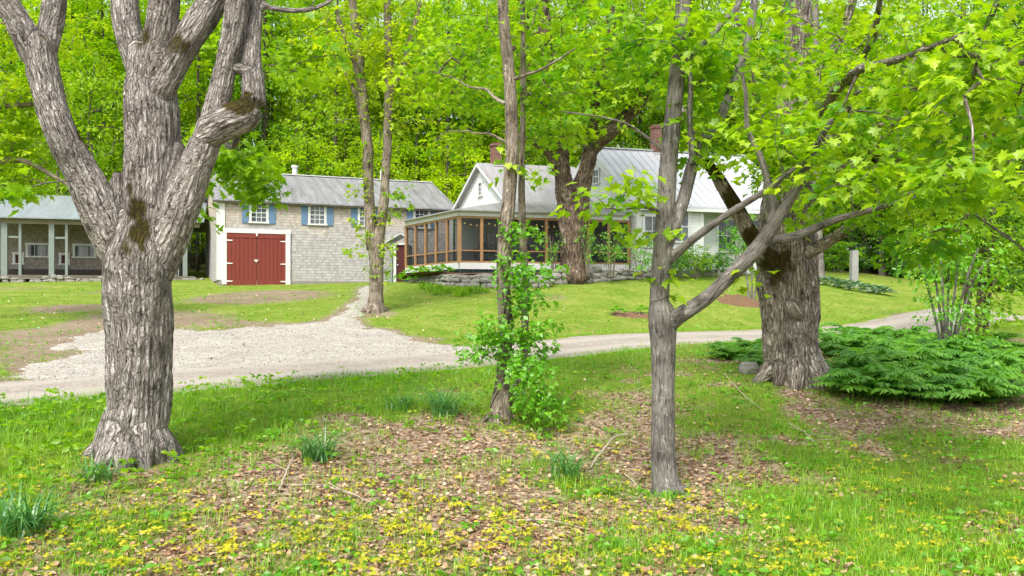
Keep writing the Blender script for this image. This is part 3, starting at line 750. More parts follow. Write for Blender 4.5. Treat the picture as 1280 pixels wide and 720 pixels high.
# ---- open shed at the far side of the old maple
sA, sB = Vector(((-70 - CX) / FOC * 45.4, 45.4, 0)), Vector(((258 - CX) / FOC * 49, 49, 0))
sd = (sB - sA).normalized(); sn = Vector((-sd.y, sd.x, 0)); sL = (sB - sA).length
shed = empty('open_shed', (sA.x, sA.y, 3.4), 'long low open-fronted shed with grey posts and a metal roof on a stone footing', 'shed')
def sp(t, w, z): return sA + sd * t + sn * w + UP * z - shed.location
def st(px): return line_t(sA, sd, px)
def stw(px): return line_t(sA + sn * 3.2, sd, px)
zf, ze = 3.62, 6.70
m = MB(); q = [sp(-.4, -.5, ze - .02), sp(sL - .1, -.5, ze - .02), sp(sL - .1, 3.2, ze + 1.55), sp(-.4, 3.2, ze + 1.55)]; m.prism(q, UP * -.08)
q = [sp(-.4, 6.6, ze - .02), sp(sL - .1, 6.6, ze - .02), sp(sL - .1, 3.2, ze + 1.55), sp(-.4, 3.2, ze + 1.55)]; m.prism(q[::-1], UP * -.08); rf = m.build('roof', M['roof_shed'], shed)
m = MB(); m.box(sp(sL / 2 - .25, -.05, ze - .22), sd, sn, sL - .2, .14, .26); m.build('beam', M['old_board'], shed)
m = MB(); m.box(sp(sL / 2 - .4, 1.7, zf - .07), sd, sn, sL - .4, 3.9, .14); m.box(sp(sL / 2 - .4, -.22, zf - .08), sd, sn, sL - .4, .06, .2); m.build('floor', M['old_board'], shed)
tw = st(222)
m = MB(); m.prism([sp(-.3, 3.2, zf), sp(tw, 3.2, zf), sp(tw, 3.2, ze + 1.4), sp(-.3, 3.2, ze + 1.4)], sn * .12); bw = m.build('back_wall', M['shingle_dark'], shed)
m = MB(); m.prism([sp(tw - .9, .1, zf), sp(tw - .06, .1, zf), sp(tw - .06, .1, ze - .36), sp(tw - .9, .1, ze - .36)], sn * .06); m.prism([sp(tw, .12, zf), sp(tw, 3.2, zf), sp(tw, 3.2, ze + .5), sp(tw, .12, ze - .2)], sd * .06); m.build('side_panel', M['grey_trim'], shed)
for px, w in ((6, .30), (25.5, .13), (65, .26), (83.5, .13), (165, .26), (231.5, .24)):
    m = MB(); m.box(sp(st(px), -.05, (zf + ze - .35) / 2), sd, sn, w, w * .8, ze - .35 - zf); m.build('post', M['grey_trim'], shed)
for a, b in ((6, 25.5), (65, 83.5)):
    m = MB(); m.box(sp((st(a) + st(b)) / 2, -.05, zf + 2.02), sd, sn, st(b) - st(a) - .16, .09, .1); m.build('rail', M['grey_trim'], shed)
for px in (47.5, 106):
    c = sp(stw(px), 3.2, zf + 1.50); window(shed, c, 1.0, .62, sd, -sn, 3, 1, .12)
for px in (23, 80.5):     # low white framed hatches with a chute board below
    c = sp(stw(px), 3.2, zf + 1.02); f = window(shed, c, .30, .48, sd, -sn, 1, 1, .13, 'hatch', M['darkred_door'])
    m = MB(); m.prism([c + sd * -.17 - UP * .3 - sn * .1, c + sd * .17 - UP * .3 - sn * .1, c + sd * .22 - UP * 1.0 - sn * .3, c - sd * .22 - UP * 1.0 - sn * .3], -sn * .03); m.build('chute_board', M['grey_trim'], f)
m = MB(); m.box(sp(tw / 2 - .2, 2.9, zf + .22), sd, sn, tw - .6, .5, .42); m.build('bench', M['dark_wood'], shed)
def stone_mb(m, c, d, n, sx, sy, sz, rnd):
    """a rounded irregular stone"""
    import bmesh
    bm = bmesh.new(); bmesh.ops.create_icosphere(bm, subdivisions=2, radius=.5)
    for v in bm.verts:
        p = v.co; e = .62; q = Vector([math.copysign(abs(x * 2) ** e * .5, x) for x in p])
        q += Vector((rnd.gauss(0, .03), rnd.gauss(0, .03), rnd.gauss(0, .035))); v.co = q
    sh = rnd.uniform(-.25, .25)
    i0 = len(m.v); u = Vector((0, 0, 1))
    for v in bm.verts:
        q = Vector(c) + d * (v.co.x * sx + v.co.z * sh * sx) + n * v.co.y * sy + u * v.co.z * sz
        m.v.append(tuple(q)); m.uv.append((q.x + q.y, q.z))
    for f in bm.faces:
        idx = [v.index + i0 for v in f.verts]; m.f.append(idx)
    bm.free()
# MB expects per-face-corner uv; stones use their own builder
class SB(MB):
    def build(s, name, mat, parent=None):
        me = bpy.data.meshes.new(name); me.from_pydata(s.v, [], s.f); me.update()
        return mesh_obj(name, me, mat, parent)
rs = random.Random(4)
m = SB(); t = -.3
while t < sL - .3:
    x, y = sp(t, -.15, 0).x + shed.location.x, sp(t, -.15, 0).y + shed.location.y; g = gz1(x, y)
    z = g - .05
    while z < zf - .16:
        h = rs.uniform(.13, .22); w = rs.uniform(.25, .55)
        stone_mb(m, sp(t + rs.uniform(-.1, .1), -.12 + rs.uniform(-.05, .05), z + h / 2), sd, sn, w, .35, h * 1.12, rs); z += h
    t += rs.uniform(.3, .45)
m.build('foundation', M['fieldstone'], shed)

# ---- white farmhouse: ell, main block, wrap-round screened porch
house = empty('farmhouse', (0, 42.4, 3.2), 'white clapboard farmhouse with metal roofs, brick chimneys and a wrap-round screened porch', 'house')
H = Vector(house.location)
def hp(xy, z): return Vector((xy[0], xy[1], z)) - H
ge = Vector((-.485, .875, 0)); ed = Vector((.966, .259, 0))
R0 = Vector((-1.55, 45.2, 0)); E0 = R0 - ge * 3.2; K0 = R0 + ge * 3.2; zr, zw = 9.31, 7.0
go = Vector((-.875, -.485, 0)); fo = Vector((.259, -.966, 0))
LE = 4.27; E1 = E0 + ed * LE; R1 = R0 + ed * 5.0; K1 = K0 + ed * 5.0
plane_wall('wall', [hp(K0, 3), hp(E0, 3), hp(E0, zw), hp(R0, zr), hp(K0, zw)], M['clapboard'], house, .12, go)
plane_wall('wall', [hp(E0 + ed * .125, 3), hp(E1, 3), hp(E1, zw), hp(E0 + ed * .125, zw)], M['clapboard'], house, .12, fo)
m = MB(); o = -ed * .28
m.prism([hp(E0 + o, zw + .05), hp(E1 + ed * .4, zw + .05), hp(R1, zr + .05), hp(R0 + o, zr + .05)], UP * -.09)
m.prism([hp(R0 + o, zr + .05), hp(R1, zr + .05), hp(K1 + ge * .3, zw - .15), hp(K0 + o + ge * .3, zw - .15)], UP * -.09)
rf = m.build('roof', M['roof_ell'], house)
m = MB(); m.bar(hp(E0 + o * 1.02, zw - .06), hp(R0 + o * 1.02, zr - .06), .05, .11); m.bar(hp(K0 + o * 1.02, zw - .06), hp(R0 + o * 1.02, zr - .062), .05, .11); m.build('rake_board', M['white_trim'], rf)
def chimney(c, w, zb, zt, parent, d, n):
    m = MB(); m.box(hp(c, (zb + zt) / 2), d, n, w, w, zt - zb); m.box(hp(c, zt + .04), d, n, w + .09, w + .09, .08); m.box(hp(c, zt + .12), d, n, w, w, .08)
    ch = m.build('chimney', M['brick'], parent); m = MB(); m.box(hp(c, zb + .32), d, n, w + .16, w + .16, .05); m.build('flashing', M['galvan'], ch)
chimney(R0 + ed * .75, .42, 8.9, 10.25, rf, ed, ge)
window(house, hp(R0 + ge * .12, 8.02) , .34, .62, ge, go, 2, 3, .09)
# main block
Fp = Vector((5.76, 40.6, 0)); md, mo = Vector((.956, .292, 0)), Vector((.292, -.956, 0)); mh = 3.46; mL = 8.3; z1, z2 = 6.92, 9.80
Ap = Fp + ge * mh; Bp = Fp + ge * mh * 2; tk = line_t(Fp, md, 879)
gm = Vector((-.875, -.485, 0))
plane_wall('wall', [hp(Bp, 3), hp(Fp, 2.9), hp(Fp, z1), hp(Ap, z2), hp(Bp, z1)], M['clapboard'], house, .12, gm)
F2 = Fp + md * tk; bk = -mo * .75
plane_wall('wall', [hp(Fp + md * .125, 2.9), hp(F2, 2.9), hp(F2, z1), hp(Fp + md * .125, z1)], M['clapboard'], house, .12, mo)
plane_wall('wall', [hp(F2, 2.9), hp(F2 + bk, 2.9), hp(F2 + bk, z1), hp(F2, z1)], M['clapboard'], house, .12, md)
F3 = Fp + md * mL
plane_wall('wall', [hp(F2 + bk, 3.5), hp(F3 + bk, 3.5), hp(F3 + bk, z1 + .3), hp(F2 + bk, z1 + .3)], M['clapboard'], house, .12, mo)
pts = [hp(F3 + bk, 3.0), hp(F3 + ge * mh * 2, 3), hp(F3 + ge * mh * 2, z1), hp(F3 + ge * mh, z2), hp(F3 + bk, z1 + .4)]
plane_wall('wall', pts, M['clapboard'], house, .12, md)
m = MB(); m.prism([hp(F2 + bk + mo * .03, 2.6), hp(F3 + bk + mo * .03, 2.6), hp(F3 + bk + mo * .03, 3.62), hp(F2 + bk + mo * .03, 3.62)], -mo * .3); m.prism([hp(Fp + mo * .02, 2.3), hp(F2 + mo * .02, 2.3), hp(F2 + mo * .02, 3.12), hp(Fp + mo * .02, 3.12)], -mo * .3); m.build('foundation', M['fieldstone'], house)
m = MB(); oh = mo * .35; zo = z1 - .35 * (z2 - z1) / mh + .06; lo = -md * .3
m.prism([hp(Fp + oh + lo, zo), hp(F3 + oh + md * .3, zo), hp(F3 + ge * mh + md * .3, z2 + .06), hp(Ap + lo, z2 + .06)], UP * -.09)
m.prism([hp(Ap + lo, z2 + .06), hp(F3 + ge * mh + md * .3, z2 + .06), hp(F3 + ge * mh * 2 + md * .3, z1), hp(Bp + lo, z1)], UP * -.09)
mr = m.build('roof', M['roof_white'], house)
m = MB()
for i in range(int((mL + .6) / .42) + 1):     # standing seams
    t = -.3 + i * .42; a, b = hp(Fp + oh + md * t, zo + .02), hp(Ap + md * t, z2 + .08); m.bar(a, b, .035, .05)
m.bar(hp(Ap + lo, z2 + .09), hp(F3 + ge * mh + md * .3, z2 + .09), .22, .05); m.build('seam', M['roof_white'], mr)
m = MB(); m.bar(hp(Fp + lo * 1.02 + oh, zo - .12), hp(Ap + lo * 1.02, z2 - .07), .05, .22); m.bar(hp(Bp + lo * 1.02, z1 - .1), hp(Ap + lo * 1.02, z2 - .072), .05, .22); m.build('rake_board', M['white_trim'], mr)
m = MB(); m.bar(hp(Fp + oh * .9, zo - .16), hp(F3 + oh * .9, zo - .16), .05, .17); m.build('fascia', M['white_trim'], mr)
m = MB(); m.box(hp(Fp + md * .08, 4.9), md, mo, .2, .06, 3.7); m.box(hp(Fp + ge * .08 + gm * .01, 4.9), ge, gm, .2, .06, 3.7); m.build('corner_board', M['white_trim'], house)
m = MB(); m.box(hp(F2 - md * .08, 4.9), md, mo, .2, .06, 3.7); m.build('corner_board', M['white_trim'], house)
tc = line_t(Ap, md, 820); chimney(Ap + md * tc, .38, 9.4, 11.02, mr, md, ge)
window(house, hp(Ap - ge * .18, 8.40), .42, .62, ge, gm, 2, 2, .09)
tw_ = line_t(Fp, md, 852); window(house, hp(Fp + md * tw_, 5.75), .62, 1.35, md, mo, 2, 2, .13)
tw_ = line_t(Fp, md, 815); window(house, hp(Fp + md * tw_, 5.5), .75, 1.35, md, mo, 2, 2, .13)
Q = F2 + bk; tw_ = line_t(Q, md, 908); window(house, hp(Q + md * tw_, 5.45), .9, 1.5, md, mo, 2, 2, .13)
tw_ = line_t(Q, md, 940); window(house, hp(Q + md * tw_, 5.45), .8, 1.5, md, mo, 2, 2, .13)

# the porch
pA, pC = Vector((-2.32, 38.7, 0)), Vector((-5.27, 43.9, 0)); pfd = Vector((.961, .276, 0)).normalized(); pB = pA + pfd * 8.05
psd = (pC - pA).normalized(); zd, zt = 3.89, 6.02
pfo, pso = Vector((pfd.y, -pfd.x, 0)), Vector((-psd.y, psd.x, 0))
porch = MB()
Kc = K0
flo = [pA, pB, E1 + ed * .8, E0, K0, pC]
porch.prism([hp(p, zd) for p in (pA, pB, E1 + ed * .9, E0)], UP * -.12); porch.prism([hp(p, zd - .002) for p in (pA, E0, K0, pC)], UP * -.12)
pr = porch.build('porch', M['old_board'], house)
m = MB()
m.bar(hp(pA + pfo * .03 - psd * .03, zd - .08), hp(pB + pfo * .03, zd - .08), .06, .28); m.bar(hp(pA + pso * .03, zd - .081), hp(pC + pso * .03, zd - .081), .06, .28); m.build('skirt_board', M['white_trim'], pr)
m = MB()
for a, b, o in ((pA, pB, pfo), (pA, pC, pso)):
    L = (b - a).length; d = (b - a).normalized(); k = int(L / .14)
    for i in range(k): m.box(hp(a + d * (i + .5) * L / k - o * .04, 3.25), d, o, L / k - .03, .03, 1.0)
m.build('skirt_slats', M['deck_green'], pr)
def screen_run(a, b, nb, o):
    d = (b - a).normalized(); L = (b - a).length
    for i in range(nb + 1):
        if i == 0 and o is pso: continue
        m = MB(); w = .13 if 0 < i < nb else .17
        m.box(hp(a + d * (L * i / nb), (zd + zt) / 2 + .03), d, o, w, .12, zt - zd - .06); m.build('post', M['porch_post'], pr)
    for z, h in ((zd + .09, .10), (zd + .60, .055), (zt - .05, .12)):
        m = MB()
        for i in range(nb): m.box(hp(a + d * (L * (i + .5) / nb), z), d, o, L / nb - .15, .08, h)
        m.build('rail', M['porch_post'], pr)
    for i in range(nb):
        m = MB(); p, q = a + d * (L * i / nb + .07), a + d * (L * (i + 1) / nb - .07)
        m.poly([hp(p, zd + .14), hp(q, zd + .14), hp(q, zt - .1), hp(p, zt - .1)]); m.poly([hp(p - o * .02, zd + .14), hp(q - o * .02, zd + .14), hp(q - o * .02, zd + .58), hp(p - o * .02, zd + .58)]); m.build('screen', M['screen'], pr)
screen_run(pA, pB, 8, pfo); screen_run(pA, pC, 5, pso)
m = MB()
m.bar(hp(pA + pfo * .04, zt + .12), hp(pB + pfo * .04, zt + .12), .08, .26); m.bar(hp(pA + pso * .04, zt + .121), hp(pC + pso * .04, zt + .121), .08, .26); m.build('fascia', M['white_trim'], pr)
m = MB(); e = .28; Ao = pA + pfo * e + pso * e * .8; Bo = pB + pfo * e; Co = pC + pso * e + psd * .3; ze_ = zt + .25
m.prism([hp(Ao, ze_), hp(Bo, ze_), hp(E1 + ed * .75, zw + .10), hp(E0 - ed * .02, zw + .10)], UP * -.06)
m.prism([hp(Co, ze_), hp(Ao, ze_ - .003), hp(E0 - ed * .02, zw + .097), hp(K0 + go * .02, zw + .1)], UP * -.06)
m.build('porch_roof', M['roof_ell'], pr)
dw = MB(); c = E0 + ed * .9; dw.box(hp(c + fo * .06, zd + 1.0), ed, fo, .9, .1, 2.0); dw.build('door', M['white_trim'], house)
window(house, hp(E0 + ed * 2.6, zd + 1.25), .9, 1.2, ed, fo, 2, 2); window(house, hp(R0 - ge * 1.0, zd + 1.25), .9, 1.2, ge, go, 2, 2)

# what can be made out behind the screens
zi = zd + .003
tb = empty('dining_table', (-.9, 40.6, zd), 'dark dining table behind the porch screens', 'table', rz=.27)
m = MB(); m.box((0, 0, .73), X, Yv, 1.7, .85, .05); m.build('table_top', M['dark_wood'], tb)
for sx in (-1, 1):
    for sy in (-1, 1): m = MB(); m.box((sx * .75, sy * .34, .353), X, Yv, .07, .07, .70); m.build('leg', M['dark_wood'], tb)
def chair(x, y, rz, label):
    c = empty('porch_chair', (x, y, zd), label, 'chair', 'chairs on the screened porch', rz)
    m = MB(); m.box((0, 0, .44), X, Yv, .46, .46, .05); m.build('seat', M['cushion'], c)
    m = MB(); m.box((0, .22, .75), X, Yv, .44, .04, .5); m.build('backrest', M['dark_wood'], c)
    for sx in (-1, 1):
        for sy in (-1, 1): m = MB(); m.box((sx * .2, sy * .2, .207), X, Yv, .045, .045, .41); m.build('leg', M['dark_wood'], c)
chair(-1.35, 39.85, math.pi + .27, 'chair on the near side of the porch dining table'); chair(.55, 41.0, -math.pi / 2 + .27, 'chair at the end of the porch table towards the house door')
chair(3.4, 41.3, 0, 'chair by itself behind the screens near the main house wall')
# string lights inside the screens
sl = empty('string_lights', (pA.x + .3, pA.y + .4, 5.75), 'string of small warm lights hung along the inside of the porch screens', 'string lights')
m = MB(); w = MB(); k = 18; last = None
for i in range(k + 1):
    p = pA + pfd * (.35 + i * .28) - pfo * .45; z = 5.78 - .09 * abs(math.sin(i * math.pi / 4)); q = Vector((p.x, p.y, z)) - sl.location
    if last is not None: w.bar(last, q, .012, .012)
    last = q; b = MB(); b.cyl(q - UP * .012, q - UP * .07, .02, 6, .028)
    b.build('bulb', M['string_bulb'], sl)
w.build('cord', M['cable'], sl)

# ---- dry stone wall, terrace soil, granite edging, granite post
def dry_wall(name, pts, z_top, label, flat, seed):
    r = random.Random(seed); P_ = [Vector(G(px, py)[:2]) for px, py in pts]; m = SB()
    L = [0]
    for a, b in zip(P_, P_[1:]): L.append(L[-1] + (b - a).length)
    def at(s):
        s = min(max(s, 0), L[-1])
        for i in range(len(P_) - 1):
            if s <= L[i + 1] + 1e-9: u = (s - L[i]) / (L[i + 1] - L[i]); q = P_[i].lerp(P_[i + 1], u); d = (P_[i + 1] - P_[i]).normalized(); return q, Vector((d.x, d.y, 0)), Vector((-d.y, d.x, 0))
    rows = 3
    for k in range(rows):
        s = r.uniform(0, .3)
        while s < L[-1]:
            q, d, n = at(s); g = gz1(q.x, q.y); h = z_top(s / L[-1]) - g + .02; hz = h / rows
            w = r.uniform(.24, .58) if flat else r.uniform(.26, .5)
            sz = hz * r.uniform(1.0, 1.35)
            stone_mb(m, Vector((q.x, q.y, g - .03 + hz * (k + .5) + r.gauss(0, .02))) + n * (r.uniform(-.06, .06) + .05 * k), d, n, w * 1.12, r.uniform(.35, .5), sz, r)
            s += w
    o = m.build(name, M['fieldstone']); return tag(o, label, 'stone wall')
dry_wall('stone_wall', [(494, 348), (520, 353), (560, 357), (600, 360), (640, 361), (690, 359)], lambda u: 3.42 + .04 * math.sin(u * 30), 'low dry stone wall of flat slabs below the porch skirt', True, 3)
dry_wall('stone_wall', [(692, 356), (730, 354), (770, 351), (806, 348), (842, 346)], lambda u: 3.66 + .08 * math.sin(u * 25), 'low boulder wall below the old twin-trunk maple and shrubs', False, 5)
wl = [G(px, py)[:2] for px, py in ((494, 348), (520, 353), (560, 357), (600, 360), (640, 361), (692, 357), (730, 354), (770, 351), (806, 348), (842, 346))]
me = bpy.data.meshes.new('garden_bed'); V = []; Fq = []
bk_ = [(-5.3, 43.0)] + [(pA.x - .5 + (pB.x - pA.x) * u, pA.y + .5 + (pB.y - pA.y) * u) for u in (-.15, .02, .12, .3, .45, .6, .75, .9)] + [(8.2, 41.2)]
for i, ((x, y), (x2, y2)) in enumerate(zip(wl, bk_)):
    for j in range(7):
        u = j / 6; zz = 3.40 + .12 * u + .05 * random.random(); V.append((x + (x2 - x) * u, y + .12 + (y2 - y) * u, zz))
    if i:
        for j in range(6): a = (i - 1) * 7 + j; Fq.append((a, a + 7, a + 8, a + 1))
me.from_pydata(V, [], Fq); me.polygons.foreach_set('use_smooth', np.ones(len(Fq), bool)); tag(mesh_obj('garden_bed', me, M['bed_soil']), kind='structure')
rk = random.Random(9)
a, b = Vector(G(843, 345.5)), Vector(G(908, 343)); d = (b - a); d.z = 0; dl = d.length; d.normalize(); n = Vector((-d.y, d.x, 0))
ged = empty('granite_edging', tuple(a), 'low edging of long granite blocks under the shrubs by the house wall', 'edging'); s = 0
while s < dl:
    w = min(rk.uniform(.9, 1.5), dl - s + .2); m = MB(); q = a + d * (s + w / 2); m.box(Vector((d.x * (s + w / 2), d.y * (s + w / 2), gz1(q.x, q.y) - a.z + .08 + rk.uniform(-.02, .02))), d, n, w - .03, .3, .34); m.build('block', M['granite'], ged); s += w
x, y, z = G(1067, 359); hpst = 45.5 / FOC * y
m = MB(); m.prism([(-.17, -.15, -.3), (.17, -.15, -.3), (.17, .15, -.3), (-.17, .15, -.3)][::-1], (.01, 0, hpst + .28)); m.prism([(-.15, -.145, hpst - .02), (.175, -.145, hpst - .02), (.175, .145, hpst - .02), (-.15, .145, hpst - .02)][::-1], (-.01, 0, .035))
gp = m.build('granite_post', M['granite']); gp.location = (x, y, z); gp.rotation_euler = (0, .01, .12); tag(gp, 'tall square granite post standing in a ring of hostas on the lawn', 'post')
# ================================================================== TREES NEAR THE CAMERA
def nodes_of(segs, zmin=None, every=1):
    q = np.concatenate([s[::every, :3] for s in segs])
    return q if zmin is None else q[q[:, 2] > zmin]
def tree(name, pos, label, limbs, zones, bark, leaf, proto, lsize, k, L, W, voxel=None, amp=.03, r0=.0045, maxr=.05, rb=(.5, .2), moss=None, lump=.05, zmin=0, droop=.3, group=None, cat='tree', every=1, rf=1.0, kth=3.2, tilt=.38, extra=(), lift=.08, thick=.07, stepv=.3, sides=10):
    root = empty(name, pos, label, cat, group); o = np.array(pos)
    if voxel:
        thin = [L_ for L_ in limbs if L_[0][3] < .052 and L_[0][2] > pos[2] + 1.2]; limbs = [L_ for L_ in limbs if L_ not in thin]
        tr, segs = remeshed('trunk', limbs, voxel, M[bark], root, amp=amp, moss=moss, lump=lump, rf=rf, kth=kth)
    else:
        T = Tubes(); segs = []
        for Lm in limbs:
            q = spline(Lm, max(6, int(sum(math.dist(a[:3], b[:3]) for a, b in zip(Lm, Lm[1:])) / .22)))
            wob = np.stack([vn3(q[:, 0] * 1.3, q[:, 1] * 1.3, q[:, 2] * 1.9 + s) - .5 for s in (0, 9, 0)], 1); wob[:, 2] = 0
            q[:, :3] += wob * np.clip(q[:, 3:] * .7, 0, .06); q[:, 3] *= .92 + .16 * vn3(q[:, 0] * 3, q[:, 1] * 3, q[:, 2] * 4)
            T.add(q[:, :3], q[:, 3], sides); segs.append(q)
        tr = T.build('trunk', M[bark], root)
    tr.location = -Vector(pos)
    ch = None; TT = Tubes()
    if voxel:
        for Lm in thin:
            q = spline(Lm, max(8, int(sum(math.dist(a_[:3], b_[:3]) for a_, b_ in zip(Lm, Lm[1:])) / .12))); q[:, :3] += (np.stack([vn3(q[:, 0] * 3, q[:, 1] * 3, q[:, 2] * 3 + s_) - .5 for s_ in (0, 9, 4)], 1)) * .10 * np.clip(np.arange(len(q)) / 5, 0, 1)[:, None]
            TT.add(q[:, :3], q[:, 3] * np.linspace(1, .75, len(q)), 8); segs.append(q)
    if zones:
        C = np.concatenate(zones); nd = nodes_of(segs, zmin, every)
        ch, cnt, dirs = grow(nd, C, step=stepv, lift=lift)
        T = TT; twig_tubes(T, ch, cnt, r0, maxr)
        big = fbm2(C[:, 0] * .7 + C[:, 2] * .9, C[:, 1] * .7, 77, 2)
        base = np.clip(rb[0] + (big - .5) * 1.7 + RNG.normal(0, rb[1], len(C)), 0, 1)
        cr = crown_obj('crown', T, M[bark], [spray(C, dirs, proto, k, L, W, lsize, base, droop=droop, tilt=tilt, thick=thick)], M[leaf], root); cr.location = -Vector(pos)
    return root, segs

def roots(base, r, n, spread, seed, Y, h=.55):
    """buttress roots running out from a trunk foot into the ground"""
    rr = random.Random(seed); out = []; x, y, z = base
    for i in range(n):
        a = 2 * math.pi * (i + rr.uniform(-.25, .25)) / n; ca, sa = math.cos(a), math.sin(a); e = spread * rr.uniform(.8, 1.25)
        p2 = (x + ca * e, y + sa * e)
        out.append([(x + ca * r * .35, y + sa * r * .35, z + h * rr.uniform(.8, 1.3), r * .5), (x + ca * r * .85, y + sa * r * .85, z + h * .35, r * .42),
                    (x + ca * e * .8, y + sa * e * .8, gz1(x + ca * e * .8, y + sa * e * .8) + .03, r * .26), (*p2, gz1(*p2) - .10, r * .12)])
    return out
# --- old sugar maple at the left
Y0 = 10.3
lm = [limb((166, 592, 96, Y0), (170, 545, 86, Y0), (173, 500, 80, Y0), (174, 430, 82, Y0), (173, 370, 92, Y0), (174, 325, 98, Y0), (178, 285, 78, Y0)),
      limb((170, 392, 34, Y0), (161, 345, 54, Y0), (140, 292, 58, Y0 - .1), (107, 226, 49, Y0 - .2), (76, 165, 44, Y0 - .3), (58, 105, 42, Y0 - .3), (48, 58, 44, Y0 - .3)),
      limb((44, 70, 38, Y0 - .3), (20, 22, 36, Y0 - .4), (-12, -25, 32, Y0 - .5)), limb((54, 75, 32, Y0 - .3), (66, 15, 33, Y0 - .1), (70, -45, 30, Y0)),
      limb((176, 400, 40, Y0), (182, 330, 78, Y0), (188, 250, 72, Y0), (190, 180, 69, Y0 + .05), (188, 115, 66, Y0 + .1), (185, 70, 56, Y0 + .1)),
      limb((178, 92, 40, Y0 + .1), (160, 35, 37, Y0 + .2), (153, -40, 34, Y0 + .3)), limb((192, 90, 46, Y0), (203, 25, 43, Y0 - .1), (207, -45, 40, Y0 - .2)),
      limb((200, 112, 40, Y0), (234, 52, 42, Y0), (262, 8, 42, Y0 + .1), (284, -45, 38, Y0 + .2)),
      limb((182, 392, 34, Y0), (195, 340, 54, Y0), (222, 268, 52, Y0 - .1), (248, 200, 45, Y0 - .15), (266, 152, 37, Y0 - .2), (280, 92, 30, Y0 - .2), (293, 35, 29, Y0 - .2), (301, -40, 28, Y0 - .2)),
      limb((262, 165, 48, Y0 - .2), (285, 152, 50, Y0 - .2), (306, 143, 46, Y0 - .2), (317, 122, 34, Y0 - .15), (314, 75, 27, Y0 - .1), (318, 20, 23, Y0), (323, -40, 22, Y0)),
      limb((280, 80, 15, Y0 - .2), (298, 86, 14, Y0 - .2), (315, 88, 15, Y0 - .15)),
      limb((320, 2, 14, Y0), (342, 11, 9, Y0), (376, 13, 8, Y0), (405, 6, 7, Y0 + .2), (430, -15, 6, Y0 + .3)),
      limb((170, 385, 30, Y0), (156, 325, 62, Y0 + .03), (152, 280, 58, Y0 + .03), (150, 245, 40, Y0 + .03), (149, 218, 16, Y0 + .03)), limb((180, 385, 30, Y0), (200, 325, 58, Y0), (208, 270, 52, Y0), (217, 220, 36, Y0), (224, 182, 14, Y0)),
      limb((300, 152, 9, Y0), (292, 185, 8, Y0 + .6), (285, 172, 6, Y0 + 1.6), (300, 178, 6, Y0 + 2.6), (330, 195, 4, Y0 + 3.1))]
bx, by, bz = P(168, 575, Y0)
lm += roots((bx, by, bz), .38, 13, .52, 3, Y0, .5)
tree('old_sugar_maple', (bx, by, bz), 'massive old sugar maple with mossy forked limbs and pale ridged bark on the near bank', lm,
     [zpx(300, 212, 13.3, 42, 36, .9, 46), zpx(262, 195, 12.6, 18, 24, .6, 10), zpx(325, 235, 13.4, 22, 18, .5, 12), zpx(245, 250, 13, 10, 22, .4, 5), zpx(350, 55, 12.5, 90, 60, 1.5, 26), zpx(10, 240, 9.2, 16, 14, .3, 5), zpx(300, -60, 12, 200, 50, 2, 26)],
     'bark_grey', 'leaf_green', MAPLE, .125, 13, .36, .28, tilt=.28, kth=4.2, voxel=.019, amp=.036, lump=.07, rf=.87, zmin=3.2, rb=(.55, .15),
     moss=[(146, 215, Y0 - .3, .13), (152, 235, Y0 - .35, .15), (160, 258, Y0 - .4, .18), (170, 285, Y0 - .45, .18), (176, 305, Y0 - .5, .15), (184, 330, Y0 - .5, .12), (150, 305, Y0 - .5, .12), (165, 40, Y0 - .3, .18), (228, 58, Y0 - .3, .24), (243, 40, Y0 - .3, .16), (202, 150, Y0 - .5, .09), (203, 165, Y0 - .5, .08), (216, 195, Y0 - .5, .10), (216, 210, Y0 - .5, .10), (303, 125, Y0 - .4, .16), (130, 175, Y0 - .3, .08), (110, 170, Y0 - .2, .1), (222, 335, Y0 - .4, .12), (205, 560, Y0 - .5, .16), (158, 215, Y0 - .3, .08)])

